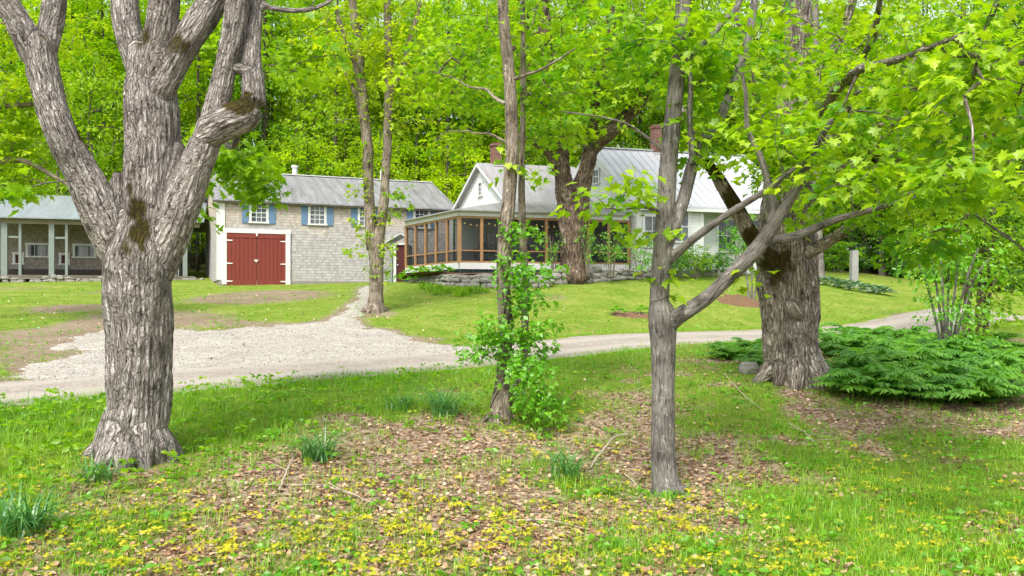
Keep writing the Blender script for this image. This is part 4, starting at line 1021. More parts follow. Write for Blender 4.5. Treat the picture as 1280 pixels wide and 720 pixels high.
# --- slim forked tree
Y0 = 9.7
bx, by, bz = P(832, 615, Y0)
sm_ = [limb((836, 634, 44, Y0), (832, 605, 37, Y0), (829, 565, 33, Y0), (829, 500, 31, Y0), (829, 440, 32, Y0), (828, 408, 37, Y0), (826, 385, 34, Y0)),
       limb((823, 400, 26, Y0), (826, 340, 26, Y0), (831, 280, 25, Y0), (836, 200, 24, Y0), (845, 110, 22, Y0), (852, 30, 20, Y0), (856, -50, 18, Y0)),
       limb((832, 410, 22, Y0), (850, 394, 22, Y0 - .1), (880, 375, 20, Y0 - .2), (915, 343, 20, Y0 - .3), (940, 318, 21, Y0 - .4), (956, 297, 20, Y0 - .45), (984, 255, 15, Y0 - .6), (1002, 222, 13, Y0 - .7), (1013, 195, 11, Y0 - .8), (1040, 150, 8, Y0 - 1)),
       limb((958, 300, 14, Y0 - .4), (993, 296, 13, Y0 - .6), (1040, 276, 11, Y0 - .8), (1090, 262, 8, Y0 - 1), (1150, 245, 6, Y0 - 1.2)),
       limb((962, 280, 11, Y0 - .5), (968, 258, 11, Y0 - .5), (956, 214, 10, Y0 - .6), (943, 175, 9, Y0 - .6), (934, 145, 8, Y0 - .7), (925, 90, 7, Y0 - .8)),
       limb((838, 324, 14, Y0), (865, 300, 12, Y0 - .2), (909, 268, 10, Y0 - .5), (954, 240, 9, Y0 - .8), (1000, 205, 6, Y0 - 1.1)),
       limb((834, 305, 18, Y0), (845, 277, 18, Y0), (856, 244, 17, Y0 + .1), (866, 205, 17, Y0 + .15), (880, 175, 15, Y0 + .2), (900, 148, 14, Y0 + .3), (922, 90, 12, Y0 + .4), (938, 35, 11, Y0 + .5), (948, -40, 9, Y0 + .6)),
       limb((866, 205, 10, Y0), (864, 160, 9, Y0), (866, 110, 8, Y0 - .1), (858, 50, 7, Y0 - .2)),
       limb((848, 90, 11, Y0), (880, 55, 9, Y0 + .2), (915, 20, 8, Y0 + .3), (930, -20, 7, Y0 + .4)),
       limb((830, 190, 6, Y0), (800, 168, 4, Y0 - .1), (760, 150, 3, Y0 - .3), (700, 140, 2, Y0 - .5)),
       limb((825, 265, 6, Y0), (800, 258, 5, Y0 - .3), (770, 262, 4, Y0 - .5))]
sm_ += roots((bx + .03, by, bz), .13, 9, .22, 6, Y0, .16)
tree('young_maple', (bx, by, bz), 'slim grey maple forking at chest height with one long limb leaning across the wide trunk', sm_,
     [zpx(785, 235, 9.2, 42, 20, .45, 9), zpx(740, 255, 9.3, 26, 16, .3, 4), zpx(905, 95, 9.8, 90, 85, 1.2, 52), zpx(800, 45, 9.8, 90, 45, 1.2, 36), zpx(985, 190, 8.8, 60, 45, .7, 18), zpx(890, 190, 9.6, 45, 40, .6, 8), zpx(850, 345, 9.5, 20, 14, .3, 2), zpx(930, 345, 9.2, 14, 8, .2, 1), zpx(1080, 235, 8.5, 60, 30, .5, 10), zpx(850, -60, 10, 160, 40, 2, 16), zpx(830, 290, 9.5, 60, 25, .3, 3)],
     'bark_young', 'leaf_maple', MAPLE, .108, 12, .34, .26, tilt=.26, voxel=.014, amp=.009, lump=.015, rf=.93, zmin=2.3, rb=(.55, .15), r0=.0035)

# --- the wide old maple across the bank
Y0 = 15.7
bx, by, bz = P(993, 474, Y0)
rm = [limb((993, 500, 100, Y0), (991, 455, 84, Y0), (988, 420, 77, Y0), (986, 375, 78, Y0), (984, 330, 86, Y0), (984, 288, 84, Y0), (985, 240, 70, Y0), (988, 180, 56, Y0), (992, 110, 44, Y0), (996, 40, 34, Y0), (998, -50, 26, Y0)),
      limb((1000, 285, 40, Y0), (1030, 240, 29, Y0 - .4), (1068, 210, 24, Y0 - 1), (1110, 197, 20, Y0 - 1.6), (1160, 188, 14, Y0 - 2.5), (1230, 170, 9, Y0 - 4), (1310, 150, 6, Y0 - 5)),
      limb((1003, 320, 22, Y0 - .3), (1050, 292, 17, Y0 - .9), (1092, 260, 14, Y0 - 2), (1140, 242, 11, Y0 - 3.5), (1195, 256, 9, Y0 - 5.5), (1250, 290, 7, Y0 - 7), (1290, 320, 5, Y0 - 8)),
      limb((993, 165, 26, Y0), (1060, 120, 19, Y0 - 1), (1140, 112, 14, Y0 - 3), (1240, 90, 11, Y0 - 6), (1300, 70, 8, Y0 - 7)),
      limb((990, 130, 22, Y0), (1035, 72, 16, Y0 - .5), (1060, 20, 13, Y0 - .8), (1080, -50, 10, Y0 - 1)),
      limb((992, 240, 22, Y0 - .2), (1020, 155, 17, Y0 - 2.5), (1062, 95, 14, Y0 - 5), (1130, 72, 11, Y0 - 7), (1210, 40, 8, Y0 - 8)),
      limb((962, 330, 34, Y0 - .3), (942, 300, 26, Y0 - .7), (917, 255, 24, Y0 - 1), (892, 214, 19, Y0 - 1.2), (874, 190, 15, Y0 - 1.3), (850, 120, 11, Y0 - 1.2), (840, 60, 9, Y0 - 1)),
      limb((1002, 180, 16, Y0 - .2), (1080, 165, 12, Y0 - 2), (1170, 128, 10, Y0 - 4.5), (1260, 118, 7, Y0 - 6.5), (1310, 100, 6, Y0 - 7)), limb((1075, 205, 14, Y0 - 1), (1130, 150, 11, Y0 - 3), (1190, 90, 9, Y0 - 5), (1240, 20, 7, Y0 - 6), (1260, -30, 6, Y0 - 6.5)),
      limb((1000, 145, 14, Y0 - .2), (1040, 130, 12, Y0 - 2), (1085, 60, 11, Y0 - 4), (1100, 0, 9, Y0 - 5), (1105, -40, 8, Y0 - 5.4)),
      limb((980, 200, 20, Y0), (950, 130, 15, Y0 - .5), (930, 60, 11, Y0 - .8), (915, -30, 9, Y0 - 1)),
      limb((988, 380, 22, Y0 - .36), (993, 388, 28, Y0 - .38), (997, 394, 22, Y0 - .36))]
rm += roots((bx, by, bz), .46, 11, .74, 8, Y0, .7)
tree('old_wide_maple', (bx, by, bz), 'thick hollow-barked old maple at the road edge with ferns around its flared foot', rm,
     [zpx(1130, 165, 10.2, 150, 90, 1.8, 84), zpx(1050, 105, 12.8, 200, 110, 2.6, 140), zpx(1215, 95, 8.0, 95, 75, 1.3, 50), zpx(940, 90, 13.8, 110, 90, 2, 66), zpx(1215, 225, 6.9, 70, 32, .5, 20), zpx(1180, 50, 9.5, 130, 60, 2, 42), zpx(1245, 190, 9.8, 60, 60, 1.0, 26), zpx(1080, 255, 11.5, 70, 26, .8, 22), zpx(980, 215, 13.6, 50, 40, .6, 26), zpx(905, 165, 14, 55, 36, .8, 16), zpx(1000, 275, 13.8, 30, 22, .3, 6), zpx(1050, -60, 13, 250, 40, 3, 50), zpx(1150, 300, 10.0, 60, 22, .6, 12)],
     'bark_right', 'leaf_maple', MAPLE, .112, 14, .38, .30, kth=3.6, voxel=.024, amp=.06, lump=.10, rf=.81, zmin=4.0, rb=(.55, .2), stepv=.35, tilt=.24,
     moss=[(917, 255, Y0 - 1.2, .35), (892, 214, Y0 - 1.4, .35), (940, 300, Y0 - .9, .3), (968, 330, Y0 - .6, .45), (960, 350, Y0 - .5, .3), (1090, 203, Y0 - 1.5, .25)])

# --- twin stems with the creeper
Y0 = 12.9
bx, by, bz = P(622, 525, Y0)
vm = [limb((619, 540, 34, Y0), (622, 515, 24, Y0), (628, 480, 19, Y0), (632, 440, 17, Y0), (631, 390, 17, Y0), (629, 330, 17, Y0), (636, 250, 17, Y0), (640, 180, 17, Y0), (637, 100, 15, Y0), (630, 30, 14, Y0), (626, -60, 13, Y0)),
      limb((634, 505, 12, Y0 + .2), (648, 478, 11, Y0 + .6), (655, 450, 10, Y0 + .8), (656, 350, 10, Y0 + .8), (652, 240, 9, Y0 + .8), (654, 120, 7, Y0 + .8), (653, -60, 6, Y0 + .8)),
      limb((632, 490, 9, Y0 - .1), (634, 520, 10, Y0 - .15), (633, 545, 11, Y0 - .2)),
      limb((632, 130, 5, Y0), (600, 112, 3.5, Y0 + .5), (560, 96, 2.5, Y0 + 1.2), (520, 90, 2, Y0 + 1.8)), limb((640, 100, 5, Y0), (680, 84, 3.5, Y0 - .3), (720, 60, 2.5, Y0 - .6)), limb((638, 180, 4, Y0), (610, 168, 3, Y0 + .6), (580, 165, 2.5, Y0 + 1.2))]
vm += roots((bx, by, bz), .12, 5, .34, 12, Y0, .3)
root, vseg = tree('twin_stem_tree', (bx, by, bz), 'tall tree of two thin straight stems wrapped low down in leafy creeper', vm,
     [zpx(590, 120, 15, 80, 50, 1.2, 46), zpx(685, 120, 14, 70, 80, 1.5, 58), zpx(560, 170, 15, 40, 18, .8, 8), zpx(560, 80, 15, 80, 60, 1.4, 34), zpx(640, 30, 14, 140, 50, 1.8, 50), zpx(640, -60, 14, 160, 40, 2, 40), zpx(660, 215, 13.2, 34, 22, .4, 6)],
     'bark_brown', 'leaf_maple', MAPLE, .11, 12, .38, .3, tilt=.26, voxel=.015, amp=.010, lump=.015, zmin=4.3, rb=(.62, .15), r0=.0035)
nd = nodes_of(vseg[:2]); nd = nd[(nd[:, 2] < 3.9)]
C = np.concatenate([zpx(648, 300, 12.8, 24, 24, .2, 13), zpx(648, 355, 12.7, 34, 36, .25, 34), zpx(630, 415, 12.6, 42, 30, .3, 22), zpx(602, 440, 12.6, 26, 24, .2, 12), zpx(676, 405, 12.7, 30, 36, .3, 16), zpx(664, 475, 12.4, 34, 44, .3, 42), zpx(684, 512, 12.3, 28, 22, .3, 16), zpx(650, 440, 12.6, 16, 60, .25, 16), zpx(690, 335, 12.8, 14, 10, .2, 3)])
cv = empty('climbing_vine', (bx + .1, by - .1, bz), 'bright green creeper climbing the twin thin stems', 'vine')
ch, cnt, dirs = grow(nd, C, step=.18, lift=.15); T = Tubes(); twig_tubes(T, ch, cnt, .003, .008)
for a, ph in ((vseg[0], 0), (vseg[0], 2.2), (vseg[1], 1)):
    q = a[a[:, 2] < 3.7]; an = q[:, 2] * 2.2 + ph; T.add(q[:, :3] + np.c_[np.cos(an), np.sin(an), an * 0] * (q[:, 3:] + .01), np.full(len(q), .012), 5)
o = crown_obj('foliage', T, M['bark_brown'], [spray(C, dirs, STAR, 12, .21, .18, .092, np.clip(RNG.normal(.5, .2, len(C)), 0, 1), droop=.3, tilt=.6, thick=.06)], M['leaf_ivy'], cv); o.location = -cv.location

# --- forked tree in the lawn before the barn
bx, by, bz = G(468, 390); Y0 = by
tm_ = [limb((468, 396, 28, Y0), (469, 376, 20, Y0), (471, 335, 17, Y0), (471, 312, 22, Y0), (471, 300, 20, Y0)),
       limb((466, 312, 16, Y0), (461, 250, 13, Y0), (459, 180, 13, Y0), (453, 120, 12, Y0), (448, 60, 11, Y0), (440, 0, 10, Y0), (434, -70, 8, Y0)), limb((472, 312, 16, Y0), (480, 250, 12, Y0), (484, 180, 11, Y0), (486, 100, 11, Y0), (485, 40, 10, Y0), (481, -70, 8, Y0)),
       limb((486, 115, 8, Y0), (502, 86, 7, Y0 + .3), (512, 50, 6, Y0 + .5), (526, 5, 5, Y0 + .8)), limb((452, 110, 7, Y0), (440, 70, 6, Y0 - .5), (422, 20, 5, Y0 - .8)), limb((458, 190, 6, Y0), (448, 130, 6, Y0 + .2), (428, 80, 5, Y0 + .5))]
tm_ += roots((bx, by, bz), .27, 6, .55, 15, Y0, .35)
tree('forked_tree', (bx, by, bz), 'slender tree with two upright trunks in the lawn in front of the shingled wall', tm_,
     [zpx(465, 60, Y0, 105, 85, 2.6, 200), zpx(465, -60, Y0, 120, 60, 3, 120), zpx(462, 300, Y0, 36, 50, .5, 26), zpx(490, 245, Y0, 26, 40, .5, 16), zpx(455, 200, Y0, 28, 60, .5, 14), zpx(420, 130, Y0, 50, 60, 1.4, 40), zpx(510, 130, Y0, 50, 50, 1.4, 36)],
     'bark_brown', 'leaf_yellow', STAR, .17, 12, .42, .34, rb=(.5, .2), zmin=3.2, r0=.006, stepv=.4, sides=14)

# --- old two-trunk tree before the porch
Y0 = 38.0
bx, by, bz = P(715, 337, Y0)
om = [limb((717, 348, 44, Y0), (717, 330, 32, Y0), (717, 305, 28, Y0), (716, 285, 30, Y0), (715, 265, 26, Y0)),
      limb((710, 292, 21, Y0), (706, 240, 21, Y0), (700, 200, 19, Y0), (690, 150, 20, Y0), (685, 90, 16, Y0), (680, 20, 13, Y0), (676, -60, 10, Y0)), limb((722, 292, 20, Y0), (728, 235, 19, Y0), (736, 200, 18, Y0), (748, 176, 17, Y0), (775, 155, 16, Y0 - .5), (800, 125, 12, Y0 - 1), (825, 85, 10, Y0 - 1.5)),
      limb((742, 190, 14, Y0), (742, 140, 12, Y0), (758, 80, 10, Y0), (765, 10, 8, Y0)), limb((692, 160, 12, Y0), (668, 110, 10, Y0 - .5), (640, 60, 8, Y0 - 1)), limb((704, 215, 9, Y0), (672, 180, 8, Y0 - 1), (630, 165, 6, Y0 - 2))]
om += roots((bx, by, bz), .42, 7, .75, 18, Y0, .5)
tree('old_porch_tree', (bx, by, bz), 'gnarled dark old tree with two twisting trunks close in front of the screened porch', om,
     [zpx(725, 90, Y0, 105, 80, 4, 330), zpx(740, -40, Y0, 130, 60, 4.5, 160), zpx(690, 160, Y0 - 1, 60, 28, 2, 60), zpx(770, 120, Y0 - 1, 60, 50, 2.5, 90), zpx(620, 110, Y0 - 1, 50, 40, 2, 60), zpx(820, 80, Y0 - 2, 50, 60, 2.5, 70)],
     'bark_dark', 'leaf_maple', MAPLE_LO, .19, 14, .55, .42, voxel=.045, amp=.09, lump=.14, zmin=7.0, rb=(.45, .2), r0=.008, stepv=.5, maxr=.08)

# --- shaded trunks and saplings at the right
bx, by, bz = G(1214, 432); Y0 = by
km = [limb((1206, 440, 13, Y0), (1208, 400, 10, Y0), (1212, 330, 9, Y0), (1211, 250, 8, Y0), (1208, 150, 7, Y0), (1204, 0, 6, Y0)), limb((1222, 440, 11, Y0 + .2), (1224, 390, 9, Y0 + .2), (1228, 310, 8, Y0 + .2), (1224, 200, 7, Y0), (1230, 50, 6, Y0)), limb((1228, 440, 10, Y0 + .3), (1233, 390, 9, Y0 + .3), (1238, 310, 8, Y0 + .3), (1250, 200, 7, Y0), (1262, 80, 6, Y0))]
tree('clump_tree', (bx, by, bz), 'three thin dark trunks rising close together from the shrubs beside the road', km,
     [zpx(1215, 290, Y0, 85, 50, 1.8, 130), zpx(1262, 335, Y0 - 1, 36, 55, 1, 44), zpx(1220, 180, Y0, 110, 80, 2.5, 150), zpx(1170, 330, Y0 - .5, 45, 34, .9, 30), zpx(1245, 400, Y0 - 1, 40, 25, .8, 20), zpx(1225, 60, Y0, 110, 70, 2.5, 90)],
     'bark_dark', 'leaf_green', STAR, .15, 12, .45, .34, rb=(.45, .2), zmin=3, r0=.005, stepv=.4)
bx, by, bz = G(1184, 452); Y0 = by; rr = random.Random(5); km = []
for dx in (-34, -18, -8, 2, 14, 30, 42): km.append(limb((1184 + dx * .12, 462, 4, Y0), (1184 + dx * .35, 410, 3.2, Y0 + rr.uniform(-.2, .2)), (1184 + dx * .8, 350, 2.6, Y0 + rr.uniform(-.4, .4)), (1184 + dx * 1.3, 280 + abs(dx), 2, Y0 + rr.uniform(-.5, .5))))
tree('multi_stem_sapling', (bx, by, bz), 'spray of thin pale sapling stems sprouting from the fern bed', km,
     [zpx(1185, 325, Y0, 70, 52, .9, 90), zpx(1200, 395, Y0 - .4, 50, 34, .7, 26), zpx(1215, 425, Y0 - .8, 30, 14, .3, 10)], 'bark_young', 'leaf_ivy', KITE, .12, 13, .26, .2, rb=(.6, .2), zmin=1.5, r0=.003, stepv=.25, sides=6)
bx, by, bz = G(938, 374); Y0 = by
tree('staked_sapling', (bx, by, bz), 'little sapling of three thin stems in a round bed of mulch on the lawn', [limb((936, 378, 3, Y0), (934, 350, 2.5, Y0), (930, 325, 2, Y0)), limb((939, 378, 3, Y0), (940, 350, 2.5, Y0), (941, 320, 2, Y0)), limb((941, 378, 3, Y0), (946, 355, 2.5, Y0), (952, 335, 2, Y0))],
     [zpx(938, 320, Y0, 16, 14, .4, 12)], 'bark_young', 'leaf_ivy', KITE, .12, 10, .2, .16, zmin=bz + .6, r0=.005, stepv=.25, sides=6)
# yellow-leaved maple reaching in from outside the left edge
Y0 = 26.0; bx, by, bz = P(-110, 395, Y0); bz = gz1(bx, by)
tree('yellow_maple', (bx, by, bz), 'pale yellow-green maple whose low boughs hang over the shed roof at the picture edge', [limb((-110, 420, 34, Y0), (-108, 330, 28, Y0), (-104, 220, 24, Y0), (-100, 100, 20, Y0), (-96, -60, 14, Y0)), limb((-106, 250, 12, Y0), (-50, 215, 9, Y0), (20, 200, 7, Y0), (70, 222, 5, Y0), (100, 242, 4, Y0)), limb((-104, 180, 12, Y0), (-40, 140, 9, Y0), (40, 130, 6, Y0)), limb((-100, 90, 10, Y0), (-40, 50, 8, Y0), (30, 20, 5, Y0))],
     [zpx(10, 190, Y0, 70, 40, 2, 90), zpx(20, 120, Y0, 70, 50, 2, 90), zpx(40, 40, Y0, 90, 50, 2, 80), zpx(-90, 60, Y0, 80, 90, 3, 60), zpx(20, 235, Y0, 45, 14, 1, 20)], 'bark_brown', 'leaf_yellow', STAR, .17, 13, .45, .36, rb=(.4, .22), zmin=5, r0=.006, stepv=.4)

# ================================================================== THE WOOD BEHIND
def proto_tree(name, label, Hh, cz0, cr, ncl, leaf, lsize, k, seed, group, conifer=False, trunk=.22, proto=KITE, rb=.45):
    global RNG
    RNG = np.random.default_rng(seed); rr = random.Random(seed)
    root = empty(name, (0, 0, 0), label, 'tree', group)
    n = 9; ax, ay = rr.uniform(-.5, .5), rr.uniform(-.5, .5)
    q = [(ax * math.sin(i / n * 3), ay * math.sin(i / n * 2.3), -.3 + (Hh * .92 + .3) * i / n, max(.03, trunk * (1 - .8 * i / n)) * (1.35 if i == 0 else 1)) for i in range(n + 1)]
    qs = spline(q, 26); T = Tubes(); T.add(qs[:, :3], qs[:, 3], 9); nd = qs[qs[:, 2] > cz0 * .8][:, :3]; T.build('trunk', M['bark_wood'], root)
    if conifer:
        z = cz0 + (Hh - cz0) * RNG.uniform(0, 1, ncl) ** 1.15; r = cr * (1 - (z - cz0) / (Hh - cz0 + .5)) * RNG.uniform(.25, 1, ncl) ** .6; a = RNG.uniform(0, 6.283, ncl)
        C = np.c_[r * np.cos(a), r * np.sin(a), z - r * .25]
    else:
        m = (cz0 + Hh) / 2; hz = (Hh - cz0) / 2; C = zone((0, 0, m), (cr, cr, hz), ncl, .25)
        # lobes: pull points towards a few bough ends so the outline is uneven with gaps
        B = zone((0, 0, m), (cr * .85, cr * .85, hz * .9), 16 + int(Hh * .5), .6); d = ((C[:, None] - B[None]) ** 2).sum(-1); j = d.argmin(1); C = C + (B[j] - C) * RNG.uniform(.15, .5, (ncl, 1))
    ch, cnt, dirs = grow(nd, C, step=.9, lift=.05 if not conifer else -.04); T = Tubes(); twig_tubes(T, ch, cnt, .011, .10, sides=4)
    big = fbm2(C[:, 0] * .5 + C[:, 2] * .6, C[:, 1] * .5, seed, 2); base = np.clip(rb + (big - .5) * 1.7 + RNG.normal(0, .12, ncl), 0, 1)
    crown_obj('crown', T, M['bark_wood'], [spray(C, dirs, proto, k, .85, .7, lsize, base, droop=.3, tilt=.5, thick=.14)], M[leaf], root)
    return root
WG = 'trees of the wood behind the buildings'
tall = [proto_tree('forest_tree', 'tall leafy tree of the wood rising behind the roofs', 25, 4.5, 4.4, 265, 'leaf_wood', .25, 24, 101, WG),
        proto_tree('forest_tree', 'tall leafy tree of the wood rising behind the roofs', 23, 6, 4.0, 240, 'leaf_wood', .25, 24, 102, WG, rb=.6),
        proto_tree('forest_tree', 'tall leafy tree of the wood rising behind the roofs', 27, 7, 4.6, 265, 'leaf_wood', .26, 24, 103, WG, rb=.3),
        proto_tree('forest_tree', 'tall leafy tree of the wood rising behind the roofs', 24, 3.5, 4.2, 250, 'leaf_yellow', .24, 24, 104, WG, rb=.3)]
tall += [proto_tree('forest_tree', 'tall leafy tree of the wood rising behind the roofs', 26, 5, 4.3, 255, 'leaf_green', .25, 24, 105, WG)]
UG = 'young trees along the edge of the wood'
low = [proto_tree('understory_tree', 'small bright young tree at the edge of the wood', 8.5, .9, 2.5, 190, 'leaf_wood', .19, 22, 201, UG, trunk=.08, rb=.6),
       proto_tree('understory_tree', 'small bright young tree at the edge of the wood', 7, .6, 2.3, 170, 'leaf_maple', .19, 22, 202, UG, trunk=.07, rb=.3),
       proto_tree('understory_tree', 'small bright young tree at the edge of the wood', 10.5, 1.6, 2.7, 220, 'leaf_yellow', .19, 22, 203, UG, trunk=.09, rb=.2),
       proto_tree('understory_tree', 'small bright young tree at the edge of the wood', 9, .8, 2.6, 200, 'leaf_green', .19, 22, 204, UG, trunk=.08)]
HG = 'dark evergreens at the right of the wood'
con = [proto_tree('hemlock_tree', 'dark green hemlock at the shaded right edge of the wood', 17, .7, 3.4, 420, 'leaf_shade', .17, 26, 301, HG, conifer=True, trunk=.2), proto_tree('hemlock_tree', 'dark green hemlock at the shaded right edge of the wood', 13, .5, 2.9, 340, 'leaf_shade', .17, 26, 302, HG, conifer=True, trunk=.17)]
poles = [proto_tree('pole_tree', 'thin dark-stemmed tree with a high crown inside the wood', 19, 10, 2.4, 120, 'leaf_wood', .24, 22, 401, 'thin stems inside the wood', trunk=.13), proto_tree('pole_tree', 'thin dark-stemmed tree with a high crown inside the wood', 17, 9, 2.0, 100, 'leaf_green', .24, 22, 402, 'thin stems inside the wood', trunk=.10)]
RNG = np.random.default_rng(77); fr = random.Random(21)
_used = set()
def place(protos, x, y, smin=.85, smax=1.15):
    p = fr.choice(protos)
    if p.name in _used: p = copy_tree(p)
    else: _used.add(p.name)
    s = fr.uniform(smin, smax); p.location = (x, y, gz1(x, y) - .05); p.rotation_euler = (0, 0, fr.uniform(0, 6.28)); p.scale = (s, s, s * fr.uniform(.92, 1.1))
def clear(x, y, r):
    """free of the buildings and the right-hand lawn"""
    q = Vector((x - bC[0], y - bC[1], 0)); a, b = q.dot(bd), q.dot(bn)
    if -r < a < bL + r and -2 < b < bW + r: return False
    q = Vector((x, y, 0)) - sA; a, b = q.dot(sd), q.dot(sn)
    if a < sL + 1 and b < 6.5 + r: return False
    if -3.5 - r < x < 16 + r and y < 54 + r: return False
    if x > 14 and y < 61 - max(0, x - 22) * .35: return False
    if y - SL * x < 27: return False
    return True
def rows(protos, y0, y1, step, x0, x1, r, jx=.4, **kw):
    y = y0
    while y < y1:
        x = x0 + fr.uniform(0, step)
        while x < x1:
            xx, yy = x + fr.uniform(-jx, jx) * step, y + fr.uniform(-jx, jx) * step
            if abs(xx) < .66 * yy + 5 and clear(xx, yy, r): place(protos, xx, yy, **kw)
            x += step
        y += step
rows(low, 54, 66, 4.4, -40, 44, 2.0)
rows(low, 67, 80, 5.5, -46, 50, 2.0, smin=1.0, smax=1.4)
rows(poles, 55, 70, 4.6, -42, 16, 1.0)
rows(tall, 60, 76, 5.2, -46, 46, 3.0)
rows(tall, 78, 92, 6.6, -58, 60, 3.0, smin=.8, smax=1.1)
rows(low, 84, 100, 6.0, -62, 62, 3.0, smin=1.2, smax=1.7)
rows(con, 56, 74, 4.2, 16, 48, 2.0)
for x, y in ((-24.5, 52), (-28, 57), (-20.2, 56.5), (-13.6, 57.5), (-8.5, 58), (-3.4, 56.4), (1.5, 57.5)): place(low, x, y, 1.0, 1.25)
bx, by, bz = G(1024, 347); Y0 = by
tree('lawn_edge_tree', (bx, by, bz), 'grey straight trunk standing alone at the back of the lawn behind the wide maple', [limb((1025, 352, 22, Y0), (1023, 335, 14, Y0), (1021, 250, 12, Y0), (1020, 120, 10, Y0), (1018, -60, 7, Y0))], [zpx(1030, 120, Y0, 70, 90, 3.5, 150), zpx(1030, -60, Y0, 80, 70, 4, 80)], 'bark_young', 'leaf_wood', STAR, .22, 16, .7, .55, zmin=9, r0=.01, stepv=.7)
# ================================================================== SHRUBS, FERNS, FLOWERS
def shrub(name, x, y, z, hgt, rad, ncl, leaf, lsize, k, label, seed, group=None, cat='shrub', proto=KITE, nst=9, rb=.5, bark='bark_brown'):
    global RNG
    RNG = np.random.default_rng(seed); rr = random.Random(seed); root = empty(name, (x, y, z), label, cat, group); T = Tubes(); nd = []
    for i in range(nst):
        a = 6.283 * i / nst + rr.uniform(-.3, .3); e = rad * rr.uniform(.3, .8)
        q = spline([(rad * .1 * math.cos(a), rad * .1 * math.sin(a), -.1, .016), (e * .5 * math.cos(a), e * .5 * math.sin(a), hgt * .45, .011), (e * math.cos(a), e * math.sin(a), hgt * rr.uniform(.6, .9), .006)], 8)
        T.add(q[:, :3], q[:, 3], 5); nd.append(q[1:, :3])
    C = zone((0, 0, hgt * .58), (rad, rad, hgt * .45), ncl, .3); C = C[C[:, 2] > .06]
    ch, cnt, dirs = grow(np.concatenate(nd), C, step=.25, lift=.1); twig_tubes(T, ch, cnt, .0035, .012)
    crown_obj('foliage', T, M[bark], [spray(C, dirs, proto, k, .22, .17, lsize, np.clip(RNG.normal(rb, .2, len(C)), 0, 1), tilt=.6, thick=.05)], M[leaf], root)
    return root
def gp(px, py): return G(px, py)
def bedpos(px, Y, z=3.5): return ((px - CX) / FOC * Y, Y, z)
for i, (px, Y, h, r, n, leaf, sz, lab) in enumerate([
        (764, 37.6, 2.2, 1.0, 46, 'leaf_ivy', .09, 'tall airy light green shrub before the end of the screened porch'), (692, 37.4, 1.9, .6, 20, 'leaf_ivy', .09, 'thin upright shrub at the near side of the twisted porch tree'),
        (735, 37.3, 2.2, .6, 24, 'leaf_ivy', .09, 'loose shrub leaning against the twisted porch tree'), (800, 38.6, 1.7, .8, 46, 'leaf_ivy', .10, 'shrub at the corner where porch and main house meet'),
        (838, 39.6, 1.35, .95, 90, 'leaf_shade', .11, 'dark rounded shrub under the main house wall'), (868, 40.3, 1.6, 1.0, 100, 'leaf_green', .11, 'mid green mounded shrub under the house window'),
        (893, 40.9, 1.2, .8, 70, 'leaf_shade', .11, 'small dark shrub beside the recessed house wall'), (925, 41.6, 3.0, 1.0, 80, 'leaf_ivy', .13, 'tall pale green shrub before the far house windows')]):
    x, y, z = bedpos(px, Y); z = max(3.4 if px < 830 else 0, gz1(x, y)); shrub('garden_shrub', x, y, z, h, r, n, leaf, sz, 15, lab, 400 + i)
for i, (px, py, h, r, n, leaf, lab) in enumerate([(372, 351, .55, .55, 30, 'leaf_fern', 'low clump of leaves beside the red barn door frame'), (398, 350, .75, .85, 60, 'leaf_green', 'low round bush against the shingled barn wall'), (425, 350, .9, .6, 44, 'leaf_ivy', 'taller bush against the shingled barn wall near the forked tree')]):
    x, y, z = gp(px, py); y += .8; shrub('border_bush', x, y, gz1(x, y), h, r, n, leaf, .12, 14, lab, 450 + i)
WE = 'undergrowth along the back of the lawn'
for i, (px, py, h, r) in enumerate([(1050, 341, 2.2, 2.0), (1085, 342, 1.6, 1.8), (1115, 345, 1.9, 2.0), (1145, 350, 1.5, 1.7), (1180, 354, 1.6, 2.0), (1215, 358, 2.0, 2.2), (1250, 364, 1.7, 2.0), (1280, 370, 2.0, 2.2)]):
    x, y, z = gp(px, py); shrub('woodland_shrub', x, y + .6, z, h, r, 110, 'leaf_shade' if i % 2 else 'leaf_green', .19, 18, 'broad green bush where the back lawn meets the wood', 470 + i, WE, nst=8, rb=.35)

# --- strap-leaved clumps
def blade_strip(n, base_r, length, width, lean, rng, seg=4):
    a = rng.uniform(0, 6.283, n); L = length * rng.uniform(.6, 1.15, n); le = lean * rng.uniform(.3, 1.3, n)
    bx, by = rng.normal(0, base_r, n), rng.normal(0, base_r, n); V = np.zeros((n, seg * 2 + 1, 3)); ca, sa = np.cos(a), np.sin(a)
    for s in range(seg + 1):
        u = s / seg; out = le * L * u ** 1.8; z = L * (u - .45 * np.minimum(le, 1.3) * u ** 2.6); w = np.full(n, width * (1 - u ** 2) * .5)
        c = np.c_[bx + ca * out, by + sa * out, z]
        if s < seg:
            V[:, 2 * s] = c + np.c_[-sa * w, ca * w, w * 0]; V[:, 2 * s + 1] = c - np.c_[-sa * w, ca * w, w * 0]
        else: V[:, 2 * seg] = c
    k = seg * 2 + 1; base = (np.arange(n) * k)[:, None]
    quads = np.concatenate([base + np.array([2 * s, 2 * s + 1, 2 * s + 3, 2 * s + 2]) for s in range(seg - 1)]); tris = base + np.array([2 * seg - 2, 2 * seg - 1, 2 * seg])
    return V.reshape(-1, 3), quads, tris, np.repeat(np.clip(rng.normal(.5, .25, n), 0, 1), k)
def clump(name, pos, n, base_r, length, width, lean, mat, label, cat, group, seed, rz=0):
    V, q, t_, r = blade_strip(n, base_r, length, width, lean, np.random.default_rng(seed))
    o = mesh_obj(name, raw_mesh(name, V, [q, t_], {'rnd': ('FLOAT', r)}), mat); o.location = pos; return tag(o, label, cat, group)
LG = 'daylily clumps on the near bank'
